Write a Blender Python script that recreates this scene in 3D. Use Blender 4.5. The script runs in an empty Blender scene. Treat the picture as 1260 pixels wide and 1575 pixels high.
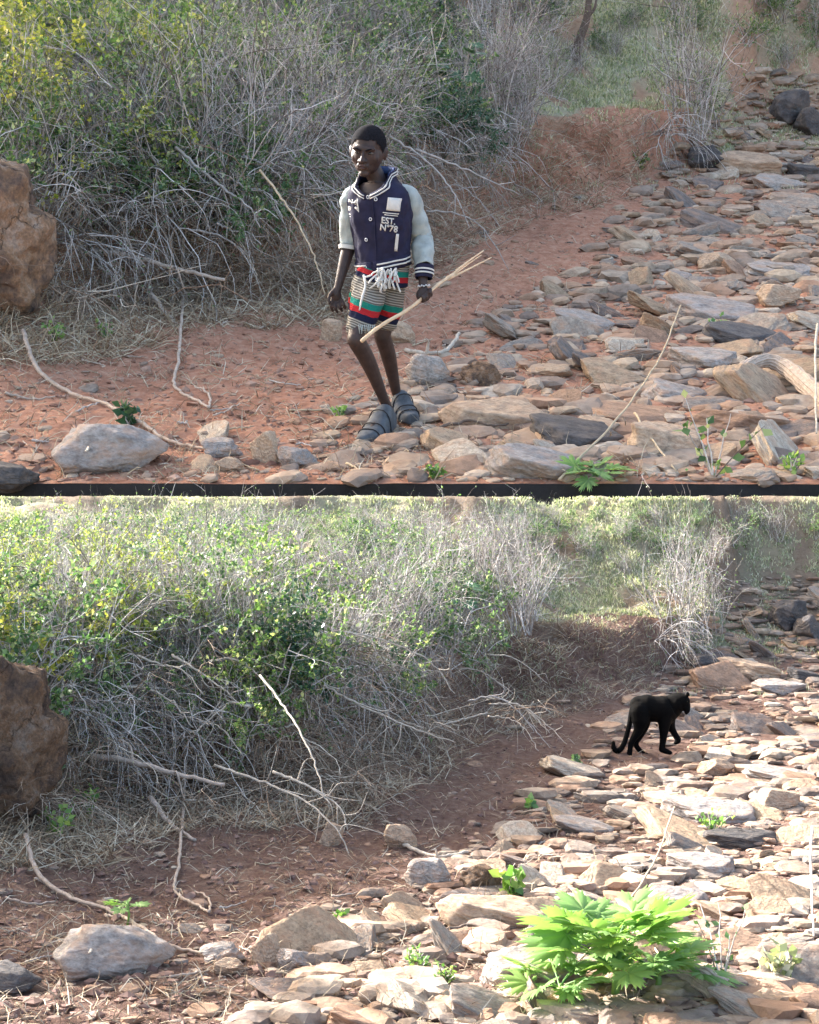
import bpy, bmesh, math, random
import numpy as np
from mathutils import Vector, Matrix
R = math.radians
S = bpy.context.scene
COL = S.collection

# ------------------------------------------------------------------ camera
FPX = 2000.0                       # focal length in photo pixels (photo 1260 wide)
PITCH = math.atan(587.5 / FPX)     # camera looks down a little
cam_d = bpy.data.cameras.new('camera'); cam = bpy.data.objects.new('camera', cam_d); COL.objects.link(cam)
cam_d.sensor_fit = 'HORIZONTAL'; cam_d.sensor_width = 36; cam_d.lens = 36 * FPX / 1260
cam_d.clip_end = 3000; cam_d.clip_start = 0.05
cam.rotation_euler = (math.pi / 2 - PITCH, 0, 0)
S.camera = cam

# ------------------------------------------------------------------ light
DIP = PITCH + math.atan((977 - 787.5) / FPX)    # how far the near gully falls away from the camera
KF = 4.5                                        # the far gully is the larger one
sun_loc = Vector((-0.70, 0.42, 0.50)).normalized()              # seen from the near gully floor
ROT = Matrix.Rotation(-DIP, 4, 'X')
sun_dir = (ROT.to_3x3() @ sun_loc).normalized()
sun_el = math.asin(sun_dir.z); sun_az = math.atan2(sun_dir.x, sun_dir.y)
W = bpy.data.worlds.new('World'); S.world = W; W.use_nodes = True
nt = W.node_tree; nt.nodes.clear()
sky = nt.nodes.new('ShaderNodeTexSky'); sky.sky_type = 'NISHITA'; sky.sun_disc = False
sky.sun_elevation = sun_el; sky.sun_rotation = sun_az
sky.air_density = 1.0; sky.dust_density = 6.0; sky.ozone_density = 0.0
bg = nt.nodes.new('ShaderNodeBackground'); bg.inputs['Strength'].default_value = 0.145
wo = nt.nodes.new('ShaderNodeOutputWorld')
nt.links.new(sky.outputs[0], bg.inputs[0]); nt.links.new(bg.outputs[0], wo.inputs[0])
sd = bpy.data.lights.new('sun', 'SUN'); sd.energy = 4.3; sd.angle = R(0.5); sd.color = (1.0, 0.97, 0.93)
so = bpy.data.objects.new('sun', sd); COL.objects.link(so)
so.rotation_euler = sun_dir.to_track_quat('Z', 'Y').to_euler()
S.view_settings.view_transform = 'Standard'; S.view_settings.look = 'None'
S.view_settings.exposure = 2.5; S.view_settings.gamma = 1.0
S.view_settings.use_white_balance = True; S.view_settings.white_balance_temperature = 6500; S.view_settings.white_balance_tint = 10
S.render.engine = 'CYCLES'
S.cycles.max_bounces = 6; S.cycles.diffuse_bounces = 3; S.cycles.transmission_bounces = 4; S.cycles.transparent_max_bounces = 8

# ------------------------------------------------------------------ noise
def _h(ix, iy, iz, seed):
    n = (ix * 374761393 + iy * 668265263 + iz * 2147483647 % 1274126177 + iz * 1442695041 + seed * 974634777) & 0xFFFFFFFF
    n = ((n ^ (n >> 13)) * 1274126177) & 0xFFFFFFFF
    n = (n ^ (n >> 16)) & 0xFFFFFF
    return n / float(0xFFFFFF) * 2 - 1
def vnoise(x, y, z=0.0, seed=0):
    x = np.asarray(x, float); y = np.asarray(y, float); z = np.asarray(z, float) + 0 * x
    ix = np.floor(x).astype(np.int64); iy = np.floor(y).astype(np.int64); iz = np.floor(z).astype(np.int64)
    fx, fy, fz = x - ix, y - iy, z - iz
    fx = fx * fx * (3 - 2 * fx); fy = fy * fy * (3 - 2 * fy); fz = fz * fz * (3 - 2 * fz)
    r = 0
    for dx in (0, 1):
        for dy in (0, 1):
            for dz in (0, 1):
                w = (fx if dx else 1 - fx) * (fy if dy else 1 - fy) * (fz if dz else 1 - fz)
                r = r + w * _h(ix + dx, iy + dy, iz + dz, seed)
    return r
def fbm(x, y, z=0.0, oct=4, seed=0):
    a, r = 1.0, 0
    for o in range(oct):
        f = 2.03 ** o
        r = r + a * vnoise(x * f + 17.3 * o, y * f - 9.1 * o, np.asarray(z) * f, seed + o); a *= 0.5
    return r

# ------------------------------------------------------------------ terrain shape (metres, eye at the origin)
FOOT = np.array([(-14, 5.5), (-3.6, 7.5), (-2.4, 7.9), (-2.1, 8.7), (-1.6, 9.5), (-1.0, 9.4), (-0.58, 10.5), (0.07, 13.1), (0.95, 14.6),
                 (2.0, 15.9), (3.2, 17.0), (3.75, 17.3), (4.2, 17.9), (4.8, 19.2), (5.6, 24), (7, 44)], float)
def sdist(x, y):
    best = np.full(np.shape(x), 1e9); sg = np.ones(np.shape(x))
    for a, b in zip(FOOT[:-1], FOOT[1:]):
        d = b - a; L = d @ d
        t = np.clip(((x - a[0]) * d[0] + (y - a[1]) * d[1]) / L, 0, 1)
        px, py = x - a[0] - t * d[0], y - a[1] - t * d[1]
        q = np.hypot(px, py); c = d[0] * py - d[1] * px
        m = q < best
        best = np.where(m, q, best); sg = np.where(m, np.where(c >= 0, 1.0, -1.0), sg)
    return best * sg
def sstep(t): t = np.clip(t, 0, 1); return t * t * (3 - 2 * t)
def height(x, y, near, fine=True):
    x = np.asarray(x, float); y = np.asarray(y, float)
    yy = np.maximum(y - 5, 0)
    z = -1.39 + 0.0005 * np.minimum(yy, 16) ** 3 + 0.38 * np.maximum(yy - 16, 0)
    s0 = sdist(x, y); s = s0 + 0.28 * fbm(x * 1.1, y * 1.1, oct=3, seed=5)
    z = z + np.where(s0 > 0, 0.25, 0.25) * np.maximum(y - 18.0, 0) + 0.75 * sstep((y - 18.3) / 3) * np.maximum(y - 18.3, 0) * sstep((x - 2.0) / 2.5)
    rt = sstep((x - 0.8) / 1.4)
    bh = 0.74 - 0.20 * rt + 0.15 * vnoise(x * 0.6, y * 0.6, seed=9)
    bank = np.where(s < 0, 0.16 * np.exp(np.minimum(s, 0) / 0.9), 0.16 + bh * sstep(s / (0.75 - 0.5 * rt)) + (0.22 - 0.12 * rt) * np.maximum(s - 0.6, 0))
    z = z + bank
    z = z + 0.06 * fbm(x * 0.7, y * 0.7, oct=2, seed=1) * sstep((y - 5.5) / 2)
    if fine:
        z0_ = z
        z = z + 0.022 * fbm(x * 4, y * 4, oct=4, seed=2) + 0.012 * np.abs(fbm(x * 9, y * 9, oct=3, seed=4)) + 0.05 * fbm(x * 3, y * 3, oct=3, seed=3) * sstep((s + 0.2) / 0.6)
    if fine and not near: z = z0_ + (z - z0_) * sstep((y - 5.0) / 0.6)
    if near:                                    # the near gully ends in a low crest
        L = 0.1085 * y - 0.02 + 0.012 * vnoise(x * 1.5, y * 0.3, seed=12)
        z = np.where(z > L, L - 0.35 * (z - L), z)
        z = z - 2.2 * np.maximum(y - 20.4, 0)
    return z

# ------------------------------------------------------------------ lookup tables of the ground for placing things
TX0, TY0, TST, TNX, TNY = -17.0, 2.0, 0.05, 700, 520
_gx, _gy = np.meshgrid(TX0 + TST * np.arange(TNX), TY0 + TST * np.arange(TNY))
TAB = {b: height(_gx, _gy, b) for b in (True, False)}
LST = {b: TAB[b].tolist() for b in TAB}
SNP = sdist(_gx, _gy); SLST = SNP.tolist()
def look(T, x, y):
    fx = min(max((x - TX0) / TST, 0), TNX - 2); fy = min(max((y - TY0) / TST, 0), TNY - 2); i = int(fx); j = int(fy); fx -= i; fy -= j
    a, b = T[j], T[j + 1]
    return (a[i] * (1 - fx) + a[i + 1] * fx) * (1 - fy) + (b[i] * (1 - fx) + b[i + 1] * fx) * fy
def look_np(T, x, y):
    fx = np.clip((x - TX0) / TST, 0, TNX - 2); fy = np.clip((y - TY0) / TST, 0, TNY - 2); i = fx.astype(int); j = fy.astype(int); fx = fx - i; fy = fy - j
    return (T[j, i] * (1 - fx) + T[j, i + 1] * fx) * (1 - fy) + (T[j + 1, i] * (1 - fx) + T[j + 1, i + 1] * fx) * fy

# ------------------------------------------------------------------ the two frames
class Place:
    def __init__(s, near):
        s.near = near
        s.M = ROT.copy() if near else Matrix.Diagonal((KF, KF, KF, 1))
        s.off = 777.0 if near else 0.0
    def ray(s, u, v):
        v = np.asarray(v, float) + s.off; u = np.asarray(u, float)
        a, b = (u - 630) / FPX, (787.5 - v) / FPX
        c, sn = math.cos(PITCH), math.sin(PITCH)
        d = np.stack([a + 0 * b, c + b * sn + 0 * a, -sn + b * c + 0 * a], -1)
        if s.near:
            c, sn = math.cos(DIP), math.sin(DIP)
            d = np.stack([d[..., 0], d[..., 1] * c - d[..., 2] * sn, d[..., 1] * sn + d[..., 2] * c], -1)
        return d
    def at(s, u, v, y):                         # point at a given distance
        d = s.ray(u, v); k = y / d[1]
        return Vector((d[0] * k, y, d[2] * k))
    def hit(s, u, v):                           # arrays of points on the ground
        if np.ndim(u) == 0 and np.ndim(v) == 0:
            p, ok = s.hit1(float(u), float(v)); return np.array([p]), np.array([ok])
        u = np.atleast_1d(np.asarray(u, float)); v = np.atleast_1d(np.asarray(v, float)); T = TAB[s.near]
        d = s.ray(u, v); sx, sz = d[:, 0] / d[:, 1], d[:, 2] / d[:, 1]
        y = np.full(len(u), 3.0); done = np.zeros(len(u), bool); lo = y.copy()
        for _ in range(200):
            done |= look_np(T, sx * y, y) > sz * y
            lo = np.where(done, lo, y); y = np.where(done, y, y + 0.12)
            if done.all(): break
        hi = y.copy()
        for _ in range(7):
            m = (lo + hi) / 2; b = look_np(T, sx * m, m) > sz * m
            hi = np.where(b, m, hi); lo = np.where(b, lo, m)
        if not s.near: done &= hi > 5.16
        return np.stack([sx * hi, hi, look_np(T, sx * hi, hi)], -1), done
    def hit1(s, u, v):
        T = LST[s.near]; d = s.ray(u, v); sx, sz = d[0] / d[1], d[2] / d[1]; y = 3.0
        while y < 26.5 and look(T, sx * y, y) < sz * y: y += 0.1
        lo, hi = y - 0.1, y
        for _ in range(7):
            m = (lo + hi) / 2
            if look(T, sx * m, m) > sz * m: hi = m
            else: lo = m
        return (sx * hi, hi, look(T, sx * hi, hi)), y < 26.4 and (s.near or hi > 5.22)
    def g(s, u, v): return Vector(s.hit1(u, v)[0])
    def z(s, x, y): return look(LST[s.near], x, y)
    def pix(s, p):                              # photo pixel of a local point (rows in upper-frame numbering)
        q = (s.M if s.near else Matrix.Identity(4)) @ Vector(p); c, sn = math.cos(PITCH), math.sin(PITCH)
        dep = q.y * c - q.z * sn; up = q.y * sn + q.z * c
        return 630 + FPX * q.x / dep, 787.5 - FPX * up / dep - s.off
NEAR, FAR = Place(True), Place(False)

# ------------------------------------------------------------------ mesh helpers
class Geo:
    def __init__(s): s.v, s.q, s.t, s.n = [], [], [], 0
    def add(s, v, q=None, t=None):
        v = np.asarray(v, float)
        if q is not None and len(q): s.q.append(np.asarray(q, np.int64) + s.n)
        if t is not None and len(t): s.t.append(np.asarray(t, np.int64) + s.n)
        s.v.append(v); s.n += len(v)
    def mesh(s, name, mat, smooth=True):
        me = bpy.data.meshes.new(name)
        v = np.concatenate(s.v); q = np.concatenate(s.q) if s.q else np.zeros((0, 4), int); t = np.concatenate(s.t) if s.t else np.zeros((0, 3), int)
        me.vertices.add(len(v)); me.vertices.foreach_set('co', v.ravel().astype(np.float32))
        me.loops.add(q.size + t.size); me.loops.foreach_set('vertex_index', np.concatenate([q.ravel(), t.ravel()]).astype(np.int32))
        me.polygons.add(len(q) + len(t))
        st = np.concatenate([np.arange(len(q)) * 4, q.size + np.arange(len(t)) * 3]).astype(np.int32)
        me.polygons.foreach_set('loop_start', st)
        me.polygons.foreach_set('use_smooth', np.full(len(q) + len(t), smooth))
        me.update(calc_edges=True); me.validate()
        for m in (mat if isinstance(mat, (list, tuple)) else [mat]): me.materials.append(m)
        return me
def link(name, data, parent=None, mat4=None):
    o = bpy.data.objects.new(name, data); COL.objects.link(o)
    if parent is not None: o.parent = parent
    if mat4 is not None: o.matrix_basis = mat4
    return o
def tag(o, label=None, cat=None, group=None, kind=None):
    if label: o['label'] = label
    if cat: o['category'] = cat
    if group: o['group'] = group
    if kind: o['kind'] = kind
    return o
def frames(p):
    p = np.asarray(p, float); t = np.gradient(p, axis=0); t /= np.linalg.norm(t, axis=1)[:, None] + 1e-9
    ref = np.array([0.31, 0.17, 0.93]) if abs(t[0][2]) < 0.9 else np.array([1, 0.1, 0.0])
    a = np.cross(t, ref); a /= np.linalg.norm(a, axis=1)[:, None] + 1e-9
    return t, a, np.cross(t, a)
def tube(g, p, r, n=5, cap=True):
    p = np.asarray(p, float); k = len(p); r = np.atleast_1d(np.asarray(r, float)); r = np.interp(np.linspace(0, 1, k), np.linspace(0, 1, len(r)), r) if len(r) > 1 else np.full(k, r[0])
    t, a, b = frames(p)
    an = np.arange(n) * 2 * math.pi / n
    v = p[:, None] + r[:, None, None] * (np.cos(an)[None, :, None] * a[:, None] + np.sin(an)[None, :, None] * b[:, None])
    i = np.arange(k - 1)[:, None] * n; j = np.arange(n)[None, :]; j2 = (j + 1) % n
    q = np.stack([i + j, i + j2, i + n + j2, i + n + j], -1).reshape(-1, 4)
    v = v.reshape(-1, 3); T = None
    if cap:
        v = np.vstack([v, p[0], p[-1]]); e = (k - 1) * n; j = np.arange(n); j2 = (j + 1) % n
        T = np.vstack([np.stack([j2, j, np.full(n, k * n)], -1), np.stack([e + j, e + j2, np.full(n, k * n + 1)], -1)])
    g.add(v, q, T)
def spline(pts, n=12):                          # Catmull-Rom through the points
    P = [np.array(p, float) for p in pts]; P = [2 * P[0] - P[1]] + P + [2 * P[-1] - P[-2]]
    out = []
    m = len(P) - 3
    for i in range(m):
        for t in np.linspace(0, 1, n, endpoint=(i == m - 1)):
            a, b, c, d = P[i:i + 4]
            out.append(0.5 * (2 * b + (c - a) * t + (2 * a - 5 * b + 4 * c - d) * t * t + (3 * b - a - 3 * c + d) * t ** 3))
    return np.array(out)
_ico = {}
def ico(l):
    if l not in _ico:
        bm = bmesh.new(); bmesh.ops.create_icosphere(bm, subdivisions=l, radius=1)
        _ico[l] = (np.array([v.co[:] for v in bm.verts]), np.array([[v.index for v in f.verts] for f in bm.faces])); bm.free()
    return _ico[l]

# ------------------------------------------------------------------ materials
def mat_new(name):
    m = bpy.data.materials.new(name); m.use_nodes = True; nt = m.node_tree; nt.nodes.clear()
    out = nt.nodes.new('ShaderNodeOutputMaterial'); return m, nt, out
def N(nt, t, **kw):
    n = nt.nodes.new(t)
    for k, v in kw.items(): setattr(n, k, v)
    return n
def ramp(nt, fac, stops, interp='LINEAR'):
    r = nt.nodes.new('ShaderNodeValToRGB'); r.color_ramp.interpolation = interp; e = r.color_ramp.elements
    while len(e) > 1: e.remove(e[-1])
    e[0].position = stops[0][0]; e[0].color = (*stops[0][1], 1)
    for p, c in stops[1:]:
        x = e.new(p); x.color = (*c, 1)
    nt.links.new(fac, r.inputs[0]); return r.outputs[0]
def noise(nt, scale, detail=4, vec=None, rough=0.6):
    n = nt.nodes.new('ShaderNodeTexNoise'); n.inputs['Scale'].default_value = scale; n.inputs['Detail'].default_value = detail; n.inputs['Roughness'].default_value = rough
    if vec is not None: nt.links.new(vec, n.inputs['Vector'])
    return n.outputs['Fac']
def mixc(nt, f, a, b, mode='MIX'):
    m = nt.nodes.new('ShaderNodeMix'); m.data_type = 'RGBA'; m.blend_type = mode
    for s, v in ((0, f), (6, a), (7, b)):
        if isinstance(v, (int, float)): m.inputs[s].default_value = v
        elif isinstance(v, tuple): m.inputs[s].default_value = (*v, 1)
        else: nt.links.new(v, m.inputs[s])
    return m.outputs[2]
def bsdf(nt, out, col, rough=0.8, bump=None, bs=0.3, bd=0.02, spec=0.3):
    p = nt.nodes.new('ShaderNodeBsdfPrincipled'); p.inputs['Roughness'].default_value = rough; p.inputs['Specular IOR Level'].default_value = spec
    if isinstance(col, tuple): p.inputs['Base Color'].default_value = (*col, 1)
    else: nt.links.new(col, p.inputs['Base Color'])
    if bump is not None:
        b = nt.nodes.new('ShaderNodeBump'); b.inputs['Strength'].default_value = bs; b.inputs['Distance'].default_value = bd
        nt.links.new(bump, b.inputs['Height']); nt.links.new(b.outputs[0], p.inputs['Normal'])
    nt.links.new(p.outputs[0], out.inputs[0]); return p
def obvec(nt): return nt.nodes.new('ShaderNodeTexCoord').outputs['Object']

def m_earth(name, red, tan, pale, green):
    m, nt, out = mat_new(name); v = obvec(nt)
    base = ramp(nt, noise(nt, 0.9, 5, v), [(0.3, red), (0.55, tan), (0.75, red)])
    fine = noise(nt, 14, 8, v, 0.7)
    base = mixc(nt, 0.55, base, ramp(nt, fine, [(0.3, tuple(c * 0.45 for c in red)), (0.5, tan), (0.72, pale)]))
    at = nt.nodes.new('ShaderNodeAttribute'); at.attribute_name = 'cover'
    gr = ramp(nt, noise(nt, 5, 8, v, 0.75), [(0.33, (0.09, 0.06, 0.04)), (0.46, green), (0.58, (0.33, 0.30, 0.22)), (0.72, (0.22, 0.26, 0.14))])
    base = mixc(nt, at.outputs['Fac'], base, gr)
    mx = nt.nodes.new('ShaderNodeMath'); mx.operation = 'ADD'
    nt.links.new(noise(nt, 35, 8, v, 0.75), mx.inputs[0]); nt.links.new(fine, mx.inputs[1])
    bsdf(nt, out, base, 0.95, mx.outputs[0], 1.0, 0.05, 0.1); return m
def rnd(nt, island):
    if island: return nt.nodes.new('ShaderNodeNewGeometry').outputs['Random Per Island']
    return nt.nodes.new('ShaderNodeObjectInfo').outputs['Random']
def m_stone(name, stops, island=False, layers=True, dust=(0.33, 0.2, 0.13)):
    m, nt, out = mat_new(name); v = obvec(nt)
    c = ramp(nt, rnd(nt, island), stops)
    n1 = noise(nt, 2.2, 6, v, 0.65); n2 = noise(nt, 11, 6, v, 0.7)
    n3 = noise(nt, 5.5, 10, v, 0.8)
    c = mixc(nt, 0.45, c, ramp(nt, n3, [(0.36, (0.35, 0.33, 0.33)), (0.5, (1, 1, 1)), (0.66, (1.25, 1.22, 1.2))]), 'MULTIPLY')
    c = mixc(nt, 0.75, c, ramp(nt, n1, [(0.3, (0.45, 0.42, 0.42)), (0.5, (0.95, 0.92, 0.88)), (0.7, (1.3, 1.25, 1.2))]), 'MULTIPLY')
    c = mixc(nt, 0.5, c, ramp(nt, n2, [(0.35, (0.5, 0.48, 0.46)), (0.6, (1.2, 1.2, 1.2))]), 'MULTIPLY')
    c = mixc(nt, ramp(nt, noise(nt, 1.9, 6, v, 0.7), [(0.45, (0.08, 0.08, 0.08)), (0.68, (0.75, 0.75, 0.75))]), c, dust)
    ah = nt.nodes.new('ShaderNodeMath'); ah.operation = 'MULTIPLY_ADD'; ah.inputs[1].default_value = 1.4; nt.links.new(n3, ah.inputs[0]); nt.links.new(n2, ah.inputs[2]); h = n2 = ah.outputs[0]
    if layers:
        w = nt.nodes.new('ShaderNodeTexWave'); w.bands_direction = 'Z'; w.inputs['Scale'].default_value = 1.3; w.inputs['Distortion'].default_value = 16; w.inputs['Detail'].default_value = 4
        nt.links.new(v, w.inputs['Vector'])
        a = nt.nodes.new('ShaderNodeMath'); a.operation = 'ADD'; nt.links.new(w.outputs['Fac'], a.inputs[0]); nt.links.new(n2, a.inputs[1]); h = a.outputs[0]
    bsdf(nt, out, c, 0.8, h, 0.45, 0.03, 0.25); return m
def m_plain(name, stops, island=True, rough=0.85, scale=20):
    m, nt, out = mat_new(name); v = obvec(nt)
    c = ramp(nt, rnd(nt, island), stops)
    c = mixc(nt, 0.6, c, ramp(nt, noise(nt, scale, 4, v), [(0.35, (0.55, 0.55, 0.55)), (0.65, (1.2, 1.2, 1.2))]), 'MULTIPLY')
    bsdf(nt, out, c, rough); return m
def m_leaf(name, stops, tr=0.4, rough=0.45):
    m, nt, out = mat_new(name)
    c = ramp(nt, rnd(nt, True), stops)
    o = ramp(nt, rnd(nt, False), [(0, (0.75, 0.8, 0.8)), (0.5, (1, 1, 1)), (1, (1.25, 1.1, 0.8))])
    c = mixc(nt, 0.8, c, o, 'MULTIPLY')
    p = bsdf(nt, out, c, rough, spec=0.4)
    t = nt.nodes.new('ShaderNodeBsdfTranslucent'); b = mixc(nt, 1.0, c, (1.1, 1.2, 0.6), 'MULTIPLY'); nt.links.new(b, t.inputs[0])
    mx = nt.nodes.new('ShaderNodeMixShader'); mx.inputs[0].default_value = tr
    nt.links.new(p.outputs[0], mx.inputs[1]); nt.links.new(t.outputs[0], mx.inputs[2]); nt.links.new(mx.outputs[0], out.inputs[0]); return m

EARTH_N_SHADED = m_earth('earth near shaded', (0.145, 0.082, 0.068), (0.21, 0.135, 0.11), (0.36, 0.28, 0.23), (0.32, 0.31, 0.21))  # near earth darkened in its colour so the shade there reads deeper
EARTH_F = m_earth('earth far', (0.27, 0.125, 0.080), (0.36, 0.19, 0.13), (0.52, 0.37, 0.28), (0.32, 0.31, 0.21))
CLOD_N_SHADED = m_plain('clod near shaded', [(0, (0.12, 0.07, 0.06)), (1, (0.26, 0.17, 0.14))]); CLOD_F = m_plain('clod far', [(0, (0.18, 0.09, 0.065)), (1, (0.38, 0.25, 0.19))])  # near clods carry the same shade darkening as the near earth
STONE = m_stone('stone', [(0, (0.20, 0.20, 0.22)), (0.25, (0.33, 0.32, 0.31)), (0.5, (0.42, 0.39, 0.35)), (0.75, (0.44, 0.36, 0.28)), (1, (0.30, 0.30, 0.34))])
RUBBLE = m_stone('rubble', [(0, (0.13, 0.12, 0.12)), (0.3, (0.28, 0.25, 0.22)), (0.6, (0.37, 0.31, 0.24)), (0.8, (0.27, 0.17, 0.12)), (1, (0.44, 0.41, 0.36))], True, False)
DARKST = m_stone('dark stone', [(0, (0.05, 0.052, 0.06)), (1, (0.10, 0.10, 0.11))], dust=(0.15, 0.12, 0.1))
TANST = m_stone('tan stone', [(0, (0.42, 0.33, 0.25)), (1, (0.48, 0.38, 0.29))])
def m_boulder():
    m, nt, out = mat_new('weathered boulder'); v = obvec(nt)
    c = ramp(nt, noise(nt, 2.4, 10, v, 0.7), [(0.3, (0.05, 0.045, 0.045)), (0.44, (0.17, 0.12, 0.095)), (0.52, (0.30, 0.19, 0.12)), (0.62, (0.36, 0.29, 0.24)), (0.75, (0.20, 0.13, 0.09))])
    vo = nt.nodes.new('ShaderNodeTexVoronoi'); vo.feature = 'DISTANCE_TO_EDGE'; vo.inputs['Scale'].default_value = 0.8
    wv = nt.nodes.new('ShaderNodeVectorMath'); wv.operation = 'ADD'; nz = nt.nodes.new('ShaderNodeTexNoise'); nz.inputs['Scale'].default_value = 3; nz.inputs['Detail'].default_value = 6
    nt.links.new(v, nz.inputs['Vector']); nt.links.new(v, wv.inputs[0]); nt.links.new(nz.outputs['Color'], wv.inputs[1]); nt.links.new(wv.outputs[0], vo.inputs['Vector'])
    cr = ramp(nt, vo.outputs['Distance'], [(0.0, (0.3, 0.3, 0.3)), (0.012, (1, 1, 1))])
    c = mixc(nt, 0.7, c, cr, 'MULTIPLY'); c = mixc(nt, 0.6, c, ramp(nt, noise(nt, 22, 10, v, 0.85), [(0.38, (0.35, 0.35, 0.35)), (0.62, (1.45, 1.4, 1.35))]), 'MULTIPLY')
    a = nt.nodes.new('ShaderNodeMath'); a.operation = 'MULTIPLY_ADD'; a.inputs[1].default_value = 0.5; nt.links.new(cr, a.inputs[0]); nt.links.new(noise(nt, 7, 12, v, 0.75), a.inputs[2])
    bsdf(nt, out, c, 0.85, a.outputs[0], 1.0, 0.12, 0.2); return m
BROWNST = m_boulder()
GREYST = m_stone('grey stone', [(0, (0.27, 0.27, 0.28)), (1, (0.34, 0.33, 0.32))])
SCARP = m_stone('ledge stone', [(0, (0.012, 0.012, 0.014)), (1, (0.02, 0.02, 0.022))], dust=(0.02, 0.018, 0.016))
TWIG = m_plain('dry twig', [(0, (0.09, 0.07, 0.06)), (0.3, (0.24, 0.21, 0.19)), (0.65, (0.46, 0.43, 0.41)), (1, (0.74, 0.71, 0.70))])
STRAW = m_plain('straw', [(0, (0.20, 0.12, 0.08)), (0.4, (0.36, 0.28, 0.19)), (0.8, (0.50, 0.43, 0.32)), (1, (0.6, 0.55, 0.45))])
BROWNTWIG = m_plain('brown twig', [(0, (0.16, 0.10, 0.07)), (0.4, (0.33, 0.25, 0.19)), (0.8, (0.46, 0.39, 0.31)), (1, (0.6, 0.55, 0.48))])
WOOD = m_plain('dead wood', [(0, (0.36, 0.29, 0.24)), (1, (0.48, 0.40, 0.34))], False, scale=30)
PALEW = m_plain('pale wood', [(0, (0.46, 0.41, 0.35)), (1, (0.52, 0.46, 0.39))], False, scale=25)
BARK = m_plain('dark bark', [(0, (0.11, 0.08, 0.065)), (1, (0.15, 0.12, 0.10))], False, scale=30)
LEAF_Y = m_leaf('yellow leaf', [(0, (0.14, 0.21, 0.05)), (0.4, (0.30, 0.36, 0.09)), (0.8, (0.46, 0.47, 0.14)), (1, (0.52, 0.50, 0.28))])
LEAF_G = m_leaf('green leaf', [(0, (0.05, 0.11, 0.045)), (0.5, (0.12, 0.22, 0.10)), (0.8, (0.23, 0.33, 0.16)), (1, (0.48, 0.52, 0.38))])
LEAF_D = m_leaf('dark leaf', [(0, (0.02, 0.06, 0.035)), (0.6, (0.05, 0.12, 0.07)), (1, (0.10, 0.20, 0.12))], 0.2, 0.3)
LEAF_B = m_leaf('broad leaf', [(0, (0.07, 0.19, 0.06)), (0.5, (0.19, 0.35, 0.11)), (1, (0.38, 0.52, 0.22))], 0.40, 0.45)
GRASS = m_leaf('grass blade', [(0, (0.20, 0.25, 0.13)), (0.35, (0.36, 0.41, 0.26)), (0.6, (0.56, 0.55, 0.43)), (1, (0.72, 0.68, 0.58))], 0.3, 0.6)

# ------------------------------------------------------------------ setting
def terrain(pl, name, emat, y0, y1, ny, nx, half):
    ys = y0 * (y1 / y0) ** np.linspace(0, 1, ny); a = np.linspace(-half, half, nx)
    a = np.sign(a) * np.abs(a / half) ** 1.15 * half
    Y = ys[:, None] + 0 * a[None]; X = a[None] * (Y + 1.0)
    Z = height(X, Y, pl.near)
    s = sdist(X, Y) + 0.25 * fbm(X * 2.1, Y * 2.1, oct=3, seed=31)
    cover = np.maximum(sstep((s - 0.5) / 0.4), 0.85 * sstep((Y - 17.6 + 0.8 * fbm(X * 1.3, Y * 1.3, oct=3, seed=66)) / 1.2))
    cover = cover * (0.35 + 0.65 * sstep(1.2 * fbm(X * 1.7, Y * 1.7, oct=4, seed=71) + 0.75))
    g = Geo(); v = np.stack([X, Y, Z], -1).reshape(-1, 3)
    i = np.arange(ny - 1)[:, None] * nx; j = np.arange(nx - 1)[None]
    q = np.stack([i + j, i + j + 1, i + nx + j + 1, i + nx + j], -1).reshape(-1, 4)
    g.add(v, q)
    # skirt down on every side so the ground has no paper edge
    me = g.mesh(name, emat)
    at = me.attributes.new('cover', 'FLOAT', 'POINT'); at.data.foreach_set('value', cover.ravel().astype(np.float32))
    o = link(name, me, None, pl.M); tag(o, kind='structure'); return X, Y, Z
terrain(NEAR, 'ground', EARTH_N_SHADED, 1.6, 21.6, 560, 460, 0.62)
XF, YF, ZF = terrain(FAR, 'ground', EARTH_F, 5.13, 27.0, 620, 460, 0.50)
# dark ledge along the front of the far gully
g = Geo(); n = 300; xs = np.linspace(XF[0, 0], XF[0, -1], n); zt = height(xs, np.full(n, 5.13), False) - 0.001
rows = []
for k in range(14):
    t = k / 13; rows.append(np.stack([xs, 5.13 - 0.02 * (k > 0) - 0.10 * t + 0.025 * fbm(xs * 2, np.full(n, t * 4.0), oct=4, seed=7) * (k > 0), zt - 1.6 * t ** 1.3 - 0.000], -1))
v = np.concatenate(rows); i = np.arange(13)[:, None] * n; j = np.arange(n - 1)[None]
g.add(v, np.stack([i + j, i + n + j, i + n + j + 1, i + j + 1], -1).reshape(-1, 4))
tag(link('ledge', g.mesh('ledge', SCARP), None, FAR.M), kind='structure')
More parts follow.
